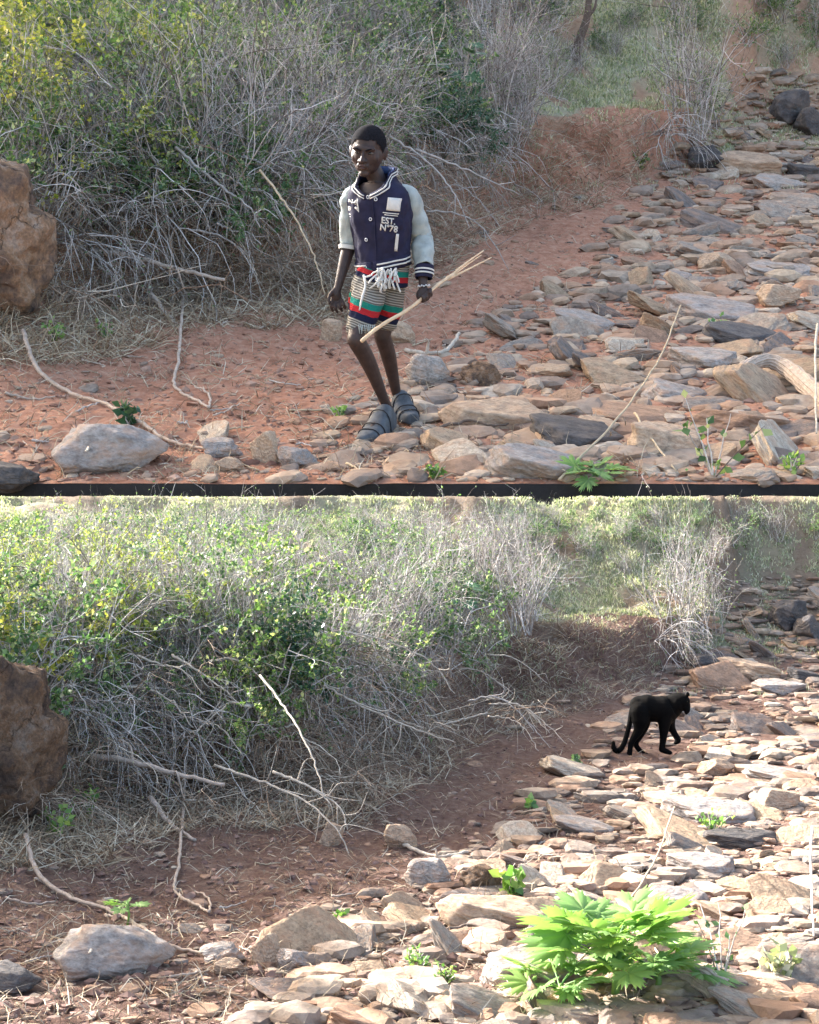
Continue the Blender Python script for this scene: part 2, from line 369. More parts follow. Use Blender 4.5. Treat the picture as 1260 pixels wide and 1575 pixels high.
# wide plain under everything and an added ridge, out of view, shaped to keep the far gully in shade
g = Geo(); L = 900; n = 60; xx, yy = np.meshgrid(np.linspace(-L, L, n), np.linspace(-L, L, n)); zz = -15 + 1.0 * fbm(xx / 60, yy / 60, oct=3)
i = np.arange(n - 1)[:, None] * n; j = np.arange(n - 1)[None]
g.add(np.stack([xx, yy, zz], -1).reshape(-1, 3), np.stack([i + j, i + j + 1, i + n + j + 1, i + n + j], -1).reshape(-1, 4))
tag(link('plain', g.mesh('plain', EARTH_F)), kind='structure')
def shade_ridge():
    s0 = 165.0; ce, se = math.cos(sun_el), math.sin(sun_el)
    ax = np.array([math.sin(sun_az), math.cos(sun_az)]); pr = np.array([math.cos(sun_az), -math.sin(sun_az)])
    n, m = 260, 40; w = np.linspace(-70, 190, n); g = Geo()
    def wh(pl, Z, k):
        m = (np.abs(_gx) < 0.36 * _gy) & (_gy < (20.3 if pl.near else 26))
        P = np.stack([_gx[m], _gy[m], Z[m]], -1); M = np.array(pl.M)[:3, :3]; P = P @ M.T
        al = P[:, 0] * ax[0] + P[:, 1] * ax[1]; return P[:, 0] * pr[0] + P[:, 1] * pr[1], P[:, 2] * ce - al * se
    wn, hn = wh(NEAR, TAB[True], 0); wf, hf = wh(FAR, TAB[False], 0)
    bins = np.arange(-70, 191, 2.0); lo_n = np.array([hn[np.abs(wn - b) < 2].min() if (np.abs(wn - b) < 2).any() else np.nan for b in bins])
    hi_f = np.array([hf[np.abs(wf - b) < 2].max() + 3 if (np.abs(wf - b) < 2).any() else np.nan for b in bins])
    tgt = np.where(np.isnan(lo_n), np.where(np.isnan(hi_f), np.nan, hi_f + 1), lo_n - 0.7); ok = ~np.isnan(tgt)
    hw = np.interp(w, bins[ok], tgt[ok])
    top = (hw + s0 * se) / ce + 0.5 * fbm(w / 5, w * 0, oct=3, seed=44) * 0.3
    rows = []
    for k in range(m):
        t = k / (m - 1) * 2 - 1
        zz = -16 + (top + 16) * (1 - abs(t) ** 1.4) + 0.8 * fbm(w / 6, np.full(n, t * 8.0), oct=4, seed=45) * abs(t) * (1 - abs(t)) * 4
        P = w[:, None] * pr + (s0 + t * 60) * ax
        rows.append(np.stack([P[:, 0], P[:, 1], zz], -1))
    v = np.concatenate(rows); i = np.arange(m - 1)[:, None] * n; j = np.arange(n - 1)[None]
    g.add(v, np.stack([i + j, i + j + 1, i + n + j + 1, i + n + j], -1).reshape(-1, 4))
    tag(link('added_shade_ridge', g.mesh('added_shade_ridge', EARTH_F)), kind='structure')
SHADE_RIDGE_H = -10.2
shade_ridge()

# ------------------------------------------------------------------ stones
def rock_mesh(name, seed, lvl=4, flat=1.0, mat=None, rough=0.05, planes=16, soft=22, smooth=True, slab=False):
    rg = np.random.default_rng(seed); d, f = ico(lvl)
    n = rg.normal(size=(planes, 3)); n[:, 2] *= 0.8
    if slab:
        a = np.arange(planes) * 2 * math.pi / (planes - 2) + rg.uniform(-.35, .35, planes); n = np.stack([np.cos(a), np.sin(a), rg.normal(size=planes) * 0.28], 1)
    n /= np.linalg.norm(n, axis=1)[:, None]
    n[0] = (0.05, 0.03, 1); n[1] = (0.04, -0.08, -1); n /= np.linalg.norm(n, axis=1)[:, None]
    k = rg.uniform(0.66, 0.96, planes); k[0] = 0.88; k[1] = 0.9
    if slab: k[2:] = rg.uniform(0.62, 1.05, planes - 2); k[0] = k[1] = 0.62
    dots = np.maximum(d @ n.T, 1e-3) / k
    r = (np.sum(dots ** soft, 1)) ** (-1.0 / soft)
    r = np.minimum(r, 1.25)
    r = r * (1 + rough * fbm(d[:, 0] * 2.2 + seed, d[:, 1] * 2.2, d[:, 2] * 3.5, oct=6, seed=seed))
    v = d * r[:, None]; v[:, 2] *= flat
    g = Geo(); g.add(v, None, f); return g.mesh(name, mat, smooth)
TONE = [('grey', m_stone('grey stone tone', [(0, (0.20, 0.195, 0.19)), (1, (0.31, 0.295, 0.27))])), ('tan', m_stone('tan stone tone', [(0, (0.31, 0.245, 0.175)), (1, (0.39, 0.31, 0.23))])),
        ('pale', m_stone('pale stone tone', [(0, (0.38, 0.35, 0.30)), (1, (0.47, 0.43, 0.37))])), ('brown', m_stone('brown stone tone', [(0, (0.24, 0.16, 0.12)), (1, (0.33, 0.24, 0.18))])), ('dark', m_stone('dark stone tone', [(0, (0.10, 0.10, 0.11)), (1, (0.17, 0.16, 0.16))]))]
PROTO = {t: [rock_mesh('stone', 100 + i * 4 + k, 5, 1.0, m, 0.06, 8 + i % 4, 60, slab=i != 3) for i in range(8)] for k, (t, m) in enumerate(TONE)}
E_LINE = np.array([(1150, 90), (1110, 200), (1060, 260), (1000, 330), (950, 400), (860, 460), (790, 490), (700, 560), (630, 590), (530, 640), (500, 690), (440, 770), (330, 860)], float)
def bed_u(v): return np.interp(v, E_LINE[:, 1], E_LINE[:, 0])

# u, v of centre, width, height in the photograph, material, name, label (upper), label (lower)
HERO = [
 (-42, 408, 212, 250, BROWNST, 'boulder', 'huge rust brown boulder at the left edge behind the boy\'s bank', 'huge dark brown boulder at the left edge of the sunlit gully with the black cat'),
 (158, 690, 158, 84, GREYST, 'boulder', 'smooth oval grey boulder lying alone on red earth left of the boy', 'oval boulder with sunlit top and dark front beside the star leaved seedling'),
 (8, 732, 76, 40, DARKST, 'stone', 'blue grey rock cut by the left edge under the boy\'s earth slope', 'blue grey rock cut by the left edge near the oval boulder in the sunlit gully'),
 (772, 625, 150, 78, TANST, 'flat_rock', 'large smooth tan slab right of the boy\'s shoes', 'large tan slab lying left of the big jagged leaved plant'),
 (815, 700, 145, 86, GREYST, 'flat_rock', 'big layered grey slab above the green leaves in the boy\'s stream bed', 'big layered slab half behind the big jagged leaved plant'),
 (882, 663, 130, 60, DARKST, 'flat_rock', 'dark wedge shaped slab leaning over the layered grey slab near the boy', 'dark wedge slab behind the big jagged leaved plant'),
 (916, 647, 88, 54, TANST, 'flat_rock', 'square edged brown block right of the dark wedge slab in the boy\'s gully', 'square edged block behind the top of the jagged leaved plant'),
 (1034, 664, 120, 88, TANST, 'flat_rock', 'big brown slab behind the thin leafy shoot in the boy\'s stream bed', 'big brown slab right of the jagged leaved plant'),
 (1092, 467, 114, 50, GREYST, 'flat_rock', 'long grey slab tilting down above the small weed on the boy\'s side', 'long pale slab tilting down left of the bright weed in the cat\'s gully'),
 (1143, 513, 95, 34, DARKST, 'flat_rock', 'dark grey slab just under the small weed in the boy\'s stream bed', 'grey slab just under the bright weed in the cat\'s gully'),
 (1094, 547, 108, 44, GREYST, 'flat_rock', 'curved grey slab with a rounded back mid bed in the boy\'s gully', 'curved slab with a rounded sunlit back mid bed in the cat\'s gully'),
 (1049, 597, 88, 46, GREYST, 'flat_rock', 'dark edged grey slab standing over a shadow in the boy\'s bed', 'dark edged slab above and right of the jagged leaved plant'),
 (1196, 458, 58, 34, TANST, 'stone', 'round topped tan stone right of the long grey slab by the boy\'s bed', 'round topped tan stone right of the long pale slab in sunlight'),
 (905, 490, 84, 30, GREYST, 'flat_rock', 'flat grey slab at the upper edge of the stones right of the stick', 'sunlit slab at the edge of the shade in the cat\'s gully'),
 (1105, 404, 42, 30, TANST, 'stone', 'smooth egg shaped pale stone high in the boy\'s stream bed', 'smooth pale egg stone lying below and right of the black cat'),
 (1046, 423, 56, 22, GREYST, 'flat_rock', 'pale tilted slab on the red earth left of the egg shaped stone', 'pale tilted slab just below the feet of the black cat'),
 (1205, 413, 106, 28, GREYST, 'flat_rock', 'striated grey slab at the right edge behind the boy\'s bed', 'striated slab at the right edge level with the black cat\'s shadow'),
 (666, 573, 58, 44, GREYST, 'boulder', 'round dark grey boulder under the forked white stick', 'round dark grey boulder under the bent stick in the shade'),
 (739, 575, 60, 42, BROWNST, 'boulder', 'dull brown boulder right of the round dark boulder near the boy', 'dull brown boulder right of the round dark boulder in the shade'),
 (1213, 174, 56, 50, DARKST, 'boulder', 'black angular boulder in the upstream bed above the boy\'s stones', 'dark angular boulder upstream at the right in the cat\'s gully'),
 (1248, 190, 40, 50, DARKST, 'boulder', 'black boulder at the right edge beside the angular black one', 'dark boulder at the right edge upstream of the cat'),
 (1092, 249, 64, 38, DARKST, 'boulder', 'black leaning rock under the bare shrub on the boy\'s bank', 'black leaning rock under the bare shrub above the cat'),
 (1160, 246, 106, 48, TANST, 'flat_rock', 'wide brown water worn slab right of the black leaning rock', 'wide sunlit slab above and right of the black cat'),
 (1200, 277, 70, 28, GREYST, 'flat_rock', 'flat grey slab below the wide brown water worn slab', 'flat slab below the wide sunlit slab upstream'),
 (1240, 258, 50, 36, DARKST, 'flat_rock', 'dark wet looking slab at the right edge upstream of the boy', 'dark slab at the right edge upstream under the angular boulder'),
 (510, 509, 30, 36, TANST, 'stone', 'pale upright stone behind the boy\'s open hand', 'pale stone at the foot of the shaded bank under the pale branches'),
 (618, 512, 42, 38, TANST, 'stone', 'cream coloured stone behind the boy\'s knees', 'cream coloured stone in the shade above the bent stick'),
 (408, 681, 34, 70, TANST, 'stone', 'upright finger shaped stone left of the boy\'s shoes', 'upright finger shaped stone in sunlight left of the low weeds'),
 (453, 703, 50, 34, GREYST, 'stone', 'rounded grey stone just right of the finger shaped stone', 'rounded pale stone just right of the sunlit finger shaped stone'),
 (338, 692, 56, 28, GREYST, 'stone', 'flat grey stone at the end of the long root', 'flat pale stone at the end of the long root in the cat\'s gully'),
 (356, 714, 40, 24, TANST, 'stone', 'small ochre stone below the flat grey stone by the long root', 'small ochre stone below the flat pale stone by the long root'),
 (470, 609, 4, 4, None, '', '', ''),
]
AUTO = {True: [], False: []}
def put_stone(pl, p, sx, sy, sz, yaw, tilt, roll, mesh, name, sink=0.35):
    M = Matrix.Translation((p[0], p[1], p[2] + sz * (1 - 2 * sink) * 0.8)) @ Matrix.Rotation(yaw, 4, 'Z') @ Matrix.Rotation(tilt, 4, 'X') @ Matrix.Rotation(roll, 4, 'Y') @ Matrix.Diagonal((sx, sy, sz, 1))
    return link(name, mesh, None, pl.M @ M)
def stones(pl, lab):
    rg = random.Random(5 if pl.near else 6)
    taken = []
    for i, h in enumerate(HERO):
        if h[4] is None: continue
        u, v, w, hh, mt, nm, la, lb = h
        big = i == 0
        me = rock_mesh(nm, 300 + i, 6 if big else 5, 1, mt, 0.15 if big else 0.07, 22 if nm == 'boulder' else 12, 50 if nm == 'boulder' else 60, slab=nm == 'flat_rock')
        p = pl.g(u, v + hh * (0.42 if not big else 0.46)); sc = FPX / p.y
        sx = w / sc / 2 / 0.86
        if nm == 'flat_rock': sy, sz, tl, rl = sx * 0.66, hh / sc * 0.50, R(rg.uniform(6, 16)), R(rg.uniform(2, 12))
        elif big: sy, sz, tl, rl = sx * 0.8, hh / sc * 0.62, 0.1, 0.15
        elif hh > w * 1.2: sy, sz, tl, rl = sx, hh / sc * 0.48, R(-12), R(-12)
        else: sy, sz, tl, rl = sx * 0.75, hh / sc * 0.62, R(rg.uniform(-5, 8)), R(rg.uniform(-4, 10))
        p.y += sy * 0.6
        p.z = pl.z(p.x, p.y)
        o = put_stone(pl, p, sx, sy, sz, R(rg.uniform(-14, 8)), tl, rl, me, nm, 0.24 if nm != 'flat_rock' else 0.38)
        tag(o, lb if pl.near else la, 'boulder' if nm == 'boulder' else 'flat rock' if nm == 'flat_rock' else 'stone')
        taken.append((p.x, p.y, sx * 0.8))
    cnt = 0; tries = 0
    wantn = 119
    while cnt < wantn and tries < 9000:
        tries += 1
        v = rg.uniform(150, 800) if rg.random() < 0.8 else rg.uniform(500, 800)
        e = float(bed_u(v)); u = rg.uniform(e - 40, 1330)
        if rg.random() < 0.12: u = rg.uniform(250, 1100); v = rg.uniform(640, 790) if rg.random() < 0.5 else rg.uniform(250, 420)
        lone = u < bed_u(v) - 45
        if lone and rg.random() < 0.3: continue
        pp, ok = pl.hit(u, v)
        if not ok[0]: continue
        p = pp[0]
        if look(SLST, p[0], p[1]) > -0.1: continue
        r = min(0.34, rg.lognormvariate(math.log(0.16), 0.42)) * (1.0 if p[1] < 12 else 1.3)
        if lone: r = rg.uniform(0.045, 0.10)
        elif r < 0.09: continue
        tone = rg.choice(['grey', 'grey', 'tan', 'tan', 'pale', 'dark', 'brown'])
        if not pl.near and abs(u - 590) < 60 and 560 < v < 720: continue
        if pl.near and abs(u - 1000) < 85 and 350 < v < 428: continue
        if abs(u - 665) < 70 and 515 < v < 575: continue
        if not pl.near and abs(u - 585) < 95 and 540 < v < 760: continue
        if pl.near and 860 < u < 1110 and v > 670: continue
        if any((p[0] - a) ** 2 + ((p[1] - b) * 0.8) ** 2 < ((r + c) * 0.60) ** 2 for a, b, c in taken): continue
        taken.append((p[0], p[1], r))
        o = put_stone(pl, p, r, r * rg.uniform(0.5, 0.9), r * rg.uniform(0.20, 0.40), R(rg.gauss(-16, 34)), R(rg.uniform(-10, 42)), R(rg.gauss(12, 17)), PROTO[tone][rg.randrange(8)], 'stone', rg.uniform(0.38, 0.52))
        o['category'] = 'stone'; o['group'] = lab[1]; cnt += 1
        uu, vv = pl.pix(p); AUTO[pl.near].append((o, ('large ' if r > .2 else 'small ' if r < .13 else '') + tone + ' flat stone', uu, vv, lab[1]))
    # loose small stones nobody could count
    n = 5600; rn = np.random.default_rng(8 + pl.near)
    v = rn.uniform(110, 830, n); u = bed_u(v) - 60 + rn.uniform(0, 1, n) ** 0.8 * (1420 - bed_u(v))
    k = rn.random(n) < 0.26; u = np.where(k, rn.uniform(-60, 1150, n), u); v = np.where(k, np.where(rn.random(n) < 0.5, rn.uniform(690, 830, n), rn.uniform(250, 700, n)), v)
    P, ok = pl.hit(u, v); s = look_np(SNP, P[:, 0], P[:, 1]); keep = ok & (s < 0.1) & ~((np.abs(u - 995) < 62) & (np.abs(v - 388) < 18) & pl.near); P = P[keep]; k = k[keep]
    g = Geo(); d0 = []
    d, f = ico(2)
    for q in range(10):
        nn = rn.normal(size=(9, 3)); nn /= np.linalg.norm(nn, axis=1)[:, None]
        nn[:2] = ((0, 0, 1), (0.1, 0, -1)); kk = rn.uniform(0.55, 1, 9); kk[:2] = 0.6; r = np.min(np.where(d @ nn.T > 0.05, kk / np.maximum(d @ nn.T, 0.05), 9), 1); d0.append(d * np.minimum(r, 1.15)[:, None])
    for j, p in enumerate(P):
        r = min(0.12, rn.lognormal(math.log(0.036 if not k[j] else 0.013), 0.65)) * (1 if p[1] < 10 else 1.4)
        a = rn.uniform(-0.8, 0.6); ti = rn.uniform(-0.1, 0.45); sc = np.array([r, r * rn.uniform(0.5, 0.8), r * rn.uniform(0.25, 0.55)])
        q = d0[j % 10] * sc; c, s_ = math.cos(ti), math.sin(ti); q = np.stack([q[:, 0], q[:, 1] * c - q[:, 2] * s_, q[:, 1] * s_ + q[:, 2] * c], -1)
        c, s_ = math.cos(a), math.sin(a); q = np.stack([q[:, 0] * c - q[:, 1] * s_, q[:, 0] * s_ + q[:, 1] * c, q[:, 2]], -1)
        g.add(q + p + np.array([0, 0, sc[2] * 0.35]), None, f)
    tag(link('rubble', g.mesh('rubble', RUBBLE, False), None, pl.M), lab[2], 'rubble', kind='stuff')
    n = 7000; u, v = rn.uniform(-80, 1340, n), rn.uniform(230, 830, n); P, ok = pl.hit(u, v); s = look_np(SNP, P[:, 0], P[:, 1]); P = P[ok & (s < 0.5)]; g = Geo(); d1, f1 = ico(1)
    for j, p in enumerate(P):
        r = min(0.035, rn.lognormal(math.log(0.011), 0.5)); q = d1 * r * (1 + 0.35 * rn.normal(size=(len(d1), 1))) * (1, 1, 0.7); g.add(q + p, None, f1)
    tag(link('clods', g.mesh('clods', CLOD_N_SHADED if pl.near else CLOD_F, False), None, pl.M), 'crumbs and clods of red earth ' + ('in the cat\'s gully' if pl.near else 'in the boy\'s gully'), 'clods', kind='stuff')
stones(FAR, ('flat grey brown stone lying in the dry stream bed beside the walking boy', 'stones in the boy\'s dry stream bed', 'small loose stones and gravel strewn over red earth around the boy'))
stones(NEAR, ('sun bleached stone lying in the bright dry stream bed below the black cat', 'stones in the cat\'s sunlit stream bed', 'small loose stones and gravel strewn over the sunlit and shaded bed near the cat'))

# ------------------------------------------------------------------ plants
def grow(rg, g, tips, p, d, L, r, depth, droop, kids, wander=0.25, seg=6):
    pts = [np.array(p, float)]; d = np.array(d, float); d /= np.linalg.norm(d)
    for i in range(seg):
        d = d + rg.normal(size=3) * wander * 0.5 + np.array([0, 0, droop * 0.2]); d /= np.linalg.norm(d)
        pts.append(pts[-1] + d * L / seg)
    pts = np.array(pts); tube(g, pts, np.linspace(r, r * 0.35, seg + 1), 4 if depth else 3, False)
    if depth == 0: tips.append(pts); return
    for _ in range(kids[0]):
        t = rg.uniform(0.25, 0.98) * seg; i = min(int(t), seg - 1); q = pts[i] + (pts[i + 1] - pts[i]) * (t - i)
        dd = (pts[i + 1] - pts[i]); dd /= np.linalg.norm(dd) + 1e-9
        dd = dd + rg.normal(size=3) * 0.65
        grow(rg, g, tips, q, dd, L * rg.uniform(0.35, 0.62), r * 0.5, depth - 1, droop, kids[1:], wander, max(3, seg - 1))
def leaves(rg, g, tips, per, size, aspect=0.5):
    P = []; D = []
    for t in tips:
        k = rg.uniform(0, len(t) - 1.001, per); i = k.astype(int); f = (k - i)[:, None]
        P.append(t[i] * (1 - f) + t[i + 1] * f); D.append(t[i + 1] - t[i])
    P = np.concatenate(P); D = np.concatenate(D); n = len(P)
    cl = fbm(P[:, 0] * 2.6, P[:, 1] * 2.6, P[:, 2] * 2.6, 2, 71); keep = (cl > -0.2) | (rg.random(len(P)) < 0.12); P, D = P[keep], D[keep]; n = len(P)
    D /= np.linalg.norm(D, axis=1)[:, None] + 1e-9
    a = D * 0.5 + rg.normal(size=(n, 3)) * 0.7; a /= np.linalg.norm(a, axis=1)[:, None]
    b = np.cross(a, rg.normal(size=(n, 3))); b /= np.linalg.norm(b, axis=1)[:, None]
    s = size * rg.uniform(0.55, 1.3, n)[:, None]
    nn = np.cross(a, b) * s * 0.12
    V = np.stack([P, P + a * s * 0.5 + b * s * aspect * 0.5 + nn, P + a * s, P + a * s * 0.5 - b * s * aspect * 0.5 + nn], 1).reshape(-1, 3)
    g.add(V, np.arange(4 * n).reshape(-1, 4))
def proto_bush(seed, style):
    rg = np.random.default_rng(seed); g = Geo(); tips = []
    if style == 'leafy':
        for _ in range(11): grow(rg, g, tips, rg.normal(size=3) * (0.07, 0.07, 0), (rg.normal() * 0.5, rg.normal() * 0.5, 1), rg.uniform(0.6, 1.0), 0.010, 2, -0.05, [5, 4], 0.35)
    elif style == 'bare':
        for _ in range(26): grow(rg, g, tips, rg.normal(size=3) * (0.10, 0.10, 0), (rg.normal() * 0.28, rg.normal() * 0.28, 1), rg.uniform(0.5, 1.0), 0.006, 2, 0.05, [4, 3], 0.3)
    elif style == 'arch':
        for _ in range(20): grow(rg, g, tips, rg.normal(size=3) * (0.16, 0.1, 0), (rg.normal() * 0.9 + 0.3, rg.normal() * 0.5 - 0.6, 0.7), rg.uniform(0.7, 1.3), 0.008, 2, -0.9, [4, 3], 0.35, 8)
    elif style == 'tangle':
        for _ in range(60): grow(rg, g, tips, rg.normal(size=3) * (0.3, 0.2, 0.02) + (0, 0, 0.05), (rg.normal(), rg.normal() * 0.6 - 0.5, rg.normal() * 0.3 + 0.25), rg.uniform(0.3, 0.9), 0.005, 1, -0.6, [3], 0.45)
    L = Geo()
    if style == 'leafy': leaves(rg, L, tips, 18, 0.043, 0.62)
    return g, L, tips, rg
BUSH = {}
for nm, mt, cnt in (('y', LEAF_Y, 3), ('g', LEAF_G, 4), ('d', LEAF_D, 2)):
    BUSH[nm] = []
    for k in range(cnt):
        g, L, tips, rg = proto_bush(500 + ord(nm) + k * 7, 'leafy'); BUSH[nm].append((g.mesh('stem', TWIG), L.mesh('foliage', mt)))
for nm, st in (('bare', 'bare'), ('arch', 'arch'), ('tangle', 'tangle')):
    BUSH[nm] = []
    for k in range(4):
        g, L, tips, rg = proto_bush(700 + k * 13 + len(st), st)
        lf = None
        if st != 'tangle': leaves(rg, L, tips, 1, 0.03, 0.5); lf = L.mesh('leaves', LEAF_G)
        BUSH[nm].append((g.mesh('twigs', BROWNTWIG if st == 'tangle' else TWIG), lf))
def headroom(pl, p): return (0.1085 * p[1] - 0.02) - p[2] if pl.near else 9.0
CATN = {'y': ('leafy_bush', 'bush'), 'g': ('leafy_bush', 'bush'), 'd': ('leafy_bush', 'bush'), 'bare': ('bare_shrub', 'shrub'), 'arch': ('arching_bramble', 'bramble'), 'tangle': ('twig_tangle', 'brushwood')}
def bush(pl, kind, p, h, rg, label, group, idx=None, wide=1.0, lean=0.0):
    me = BUSH[kind][rg.randrange(len(BUSH[kind])) if idx is None else idx]
    hr = headroom(pl, p)
    hf = 1.45 if kind in 'ygd' else 1.12
    if h * hf > hr: h = hr / hf * rg.uniform(0.85, 1.03)
    if h < 0.22: return None
    M = Matrix.Translation((p[0], p[1], p[2] - 0.03)) @ Matrix.Rotation(lean, 4, 'X') @ Matrix.Rotation(rg.uniform(-0.6, 0.6) if kind in ('arch', 'tangle') else rg.uniform(0, 6.28), 4, 'Z') @ Matrix.Diagonal((h * wide, h * wide, h, 1))
    nm, cat = CATN[kind]
    if me[1] is not None and kind != 'tangle':
        o = link(nm, None, None, pl.M @ M); o.empty_display_size = 0.1
        link('stems' if kind in 'ygd' else 'branches', me[0], o); link('foliage', me[1], o)
    else: o = link(nm, me[0], None, pl.M @ M)
    tag(o, label, cat, group)
    if group:
        uu, vv = pl.pix((p[0], p[1], p[2] + h * 0.45)); AUTO[pl.near].append((o, label, uu, vv, group))
    return o
def vegetation(pl, who):
    rg = random.Random(77)
    w = who
    side = 'boy' if not pl.near else 'cat'
    def scatter(kind, n, ur, vr, hr, label, group, smin=0.2, smax=99, wide=1.0, step=0.0):
        c = t = 0; pts = []
        while c < n and t < n * 30:
            t += 1; u, v = rg.uniform(*ur), rg.uniform(*vr); P, ok = pl.hit(u, v)
            if not ok[0]: continue
            p = P[0]; s = look(SLST, p[0], p[1])
            if s < smin or s > smax: continue
            if any((p[0] - a) ** 2 + (p[1] - b) ** 2 < step ** 2 for a, b in pts): continue
            if bush(pl, kind, p, rg.uniform(*hr), rg, label, group, wide=wide): pts.append((p[0], p[1])); c += 1
    def one(kind, u, v, h, label, idx=0, wide=1.0, lean=0.0):
        P, ok = pl.hit(u, v); return bush(pl, kind, P[0], h, rg, label, None, idx, wide, lean)
    B = ' on the bank behind the boy' if side == 'boy' else ' on the sunlit bank left of the black cat'
    G = ' behind the boy' if side == 'boy' else ' left of the black cat'
    scatter('y', 18, (-60, 260), (120, 300), (0.7, 1.15), 'yellow green leafy bush', 'yellow green bushes' + G, step=0.35)
    scatter('g', 74, (-60, 740), (-10, 400), (0.5, 1.1), 'straggly green bush', 'straggly green bushes' + G, step=0.3)
    scatter('d', 12, (150, 700), (60, 330), (0.45, 0.8), 'small dark green bush', 'dark green bushes' + G, step=0.4)
    scatter('bare', 86, (60, 860), (-10, 330), (0.6, 1.3), 'leafless upright grey shrub', 'bare grey shrubs' + G, step=0.25)
    scatter('arch', 40, (60, 700), (140, 410), (0.55, 1.0), 'dry arching bramble', 'dry arching brambles' + G, smin=0.35, smax=3.0, step=0.3)
    scatter('tangle', 42, (40, 640), (230, 470), (0.55, 1.0), 'heap of dead twigs', 'twig heaps on the bank edge' + G, smin=0.0, smax=1.6, wide=1.1, step=0.3)
    scatter('g', 12, (820, 1300), (-20, 80), (0.35, 0.7), 'low far slope bush', 'far slope bushes ' + side, smin=-9, step=0.5)
    scatter('bare', 10, (760, 1300), (-20, 110), (0.4, 0.8), 'thin far slope shrub', 'far slope bare bushes ' + side, smin=-9, step=0.5)
    one('bare', 1052, 212, 1.75, 'tall grey leafless shrub standing at the bank corner' + (' above the black leaning rock, boy\'s gully' if side == 'boy' else ' above and right of the black cat'), 1, 0.75)
    one('bare', 1085, 196, 1.2, 'shorter pale dry shrub right against the tall leafless shrub' + (' in the boy\'s gully' if side == 'boy' else ' above the cat'), 2, 0.9)
    one('arch', 1020, 205, 0.8, 'drooping dry bramble at the foot of the tall leafless shrub' + (' in the boy\'s gully' if side == 'boy' else ' above the cat'), 2, 0.9)
    if side == 'cat':                            # bushes beyond the left edge, whose shade falls into the picture
        for (x, y, h, k) in ((-4.9, 7.6, 1.9, 'g'), (-5.3, 8.6, 2.3, 'g'), (-6.2, 7.4, 2.6, 'd'), (-5.5, 6.6, 2.2, 'g'), (-5.6, 9.8, 2.4, 'y'), (-6.8, 8.8, 2.8, 'g'), (-6.6, 6.0, 2.5, 'g')):
            me = BUSH[k][int(h * 10) % len(BUSH[k])]; M = Matrix.Translation((x, y, pl.z(x, y) - 0.05)) @ Matrix.Rotation(x * 3, 4, 'Z') @ Matrix.Diagonal((h * .95, h * .95, h, 1)); o = link('leafy_bush', None, None, pl.M @ M)
            link('stems', me[0], o); link('foliage', me[1], o); tag(o, 'tall leafy bush beyond the left edge of the cat\'s gully, outside the picture', 'bush', 'bushes beyond the left edge of the cat\'s gully')
    # grass and straw nobody could count
    rn = np.random.default_rng(20 + pl.near)
    def blades(n, name, mat, ur, vr, smin, smax, hh, wd, label, tuft=7, lay=0.5, ymin=0):
        m = n // tuft; u, v = rn.uniform(ur[0], ur[1], m), rn.uniform(vr[0], vr[1], m)
        P, ok = pl.hit(u, v); s = look_np(SNP, P[:, 0], P[:, 1]); P = P[ok & (s > smin) & (s < smax) & (P[:, 1] > ymin)]
        if 'grass' in name: P = P[fbm(P[:, 0] * 1.7, P[:, 1] * 1.7, oct=4, seed=71) + 0.5 * fbm(P[:, 0] * 7, P[:, 1] * 7, oct=2, seed=72) > -0.22]
        P = np.repeat(P, tuft, 0) + rn.normal(size=(len(P) * tuft, 3)) * (0.035, 0.035, 0); P[:, 2] = look_np(TAB[pl.near], P[:, 0], P[:, 1]) - 0.005
        if not pl.near: P = P[P[:, 1] > 5.18]
        k = len(P); h = rn.uniform(hh[0], hh[1], k)[:, None]
        if pl.near: h = np.minimum(h, np.maximum(headroom(pl, P.T)[:, None] * 0.95, 0.02))
        d = rn.normal(size=(k, 3)) * lay; d[:, 2] = np.abs(d[:, 2]) * 0.3 + (1 if lay < 0.9 else 0.25); d /= np.linalg.norm(d, axis=1)[:, None]
        b = np.cross(d, rn.normal(size=(k, 3))); b /= np.linalg.norm(b, axis=1)[:, None]; wv = b * wd
        mid = P + d * h * 0.55 + np.array([0, 0, 0.05]) * h; end = P + d * h + rn.normal(size=(k, 3)) * h * 0.15 - np.array([0, 0, 0.12]) * h
        V = np.stack([P - wv, P + wv, mid + wv * 0.8, mid - wv * 0.8, end], 1).reshape(-1, 3); i = np.arange(k)[:, None] * 5
        g = Geo(); g.add(V, i + np.array([[0, 1, 2, 3]]), i + np.array([[3, 2, 4]]))
        tag(link(name, g.mesh(name, mat), None, pl.M), label, name.replace('_', ' '), kind='stuff')
    here = ' in the boy\'s gully' if side == 'boy' else ' in the cat\'s gully'
    blades(90000, 'grass', GRASS, (-80, 1340), (-30, 420), 0.4, 99, (0.03, 0.09), 0.007, 'pale green and dry grass covering the upper slope' + here)
    blades(36000, 'dry_litter', STRAW, (-80, 1000), (180, 560), -0.7, 1.0, (0.08, 0.32), 0.003, 'straw and dead twigs matted over the bank face' + here, 5, 1.2)
    blades(9000, 'straw', STRAW, (-80, 1000), (300, 800), -5, 0, (0.03, 0.16), 0.0022, 'scattered straw lying on the red earth' + here, 3, 1.6)
    blades(30000, 'hill_grass', GRASS, (760, 1340), (-40, 230), -9, 99, (0.03, 0.08), 0.007, 'pale grass on the far slope at the head of the stream bed' + here, ymin=17.4)
    blades(4000, 'grass_tufts', GRASS, (780, 1340), (60, 300), -9, 0.5, (0.04, 0.10), 0.0035, 'thin grass growing between the upstream stones' + here)
vegetation(FAR, 'boy'); vegetation(NEAR, 'cat')

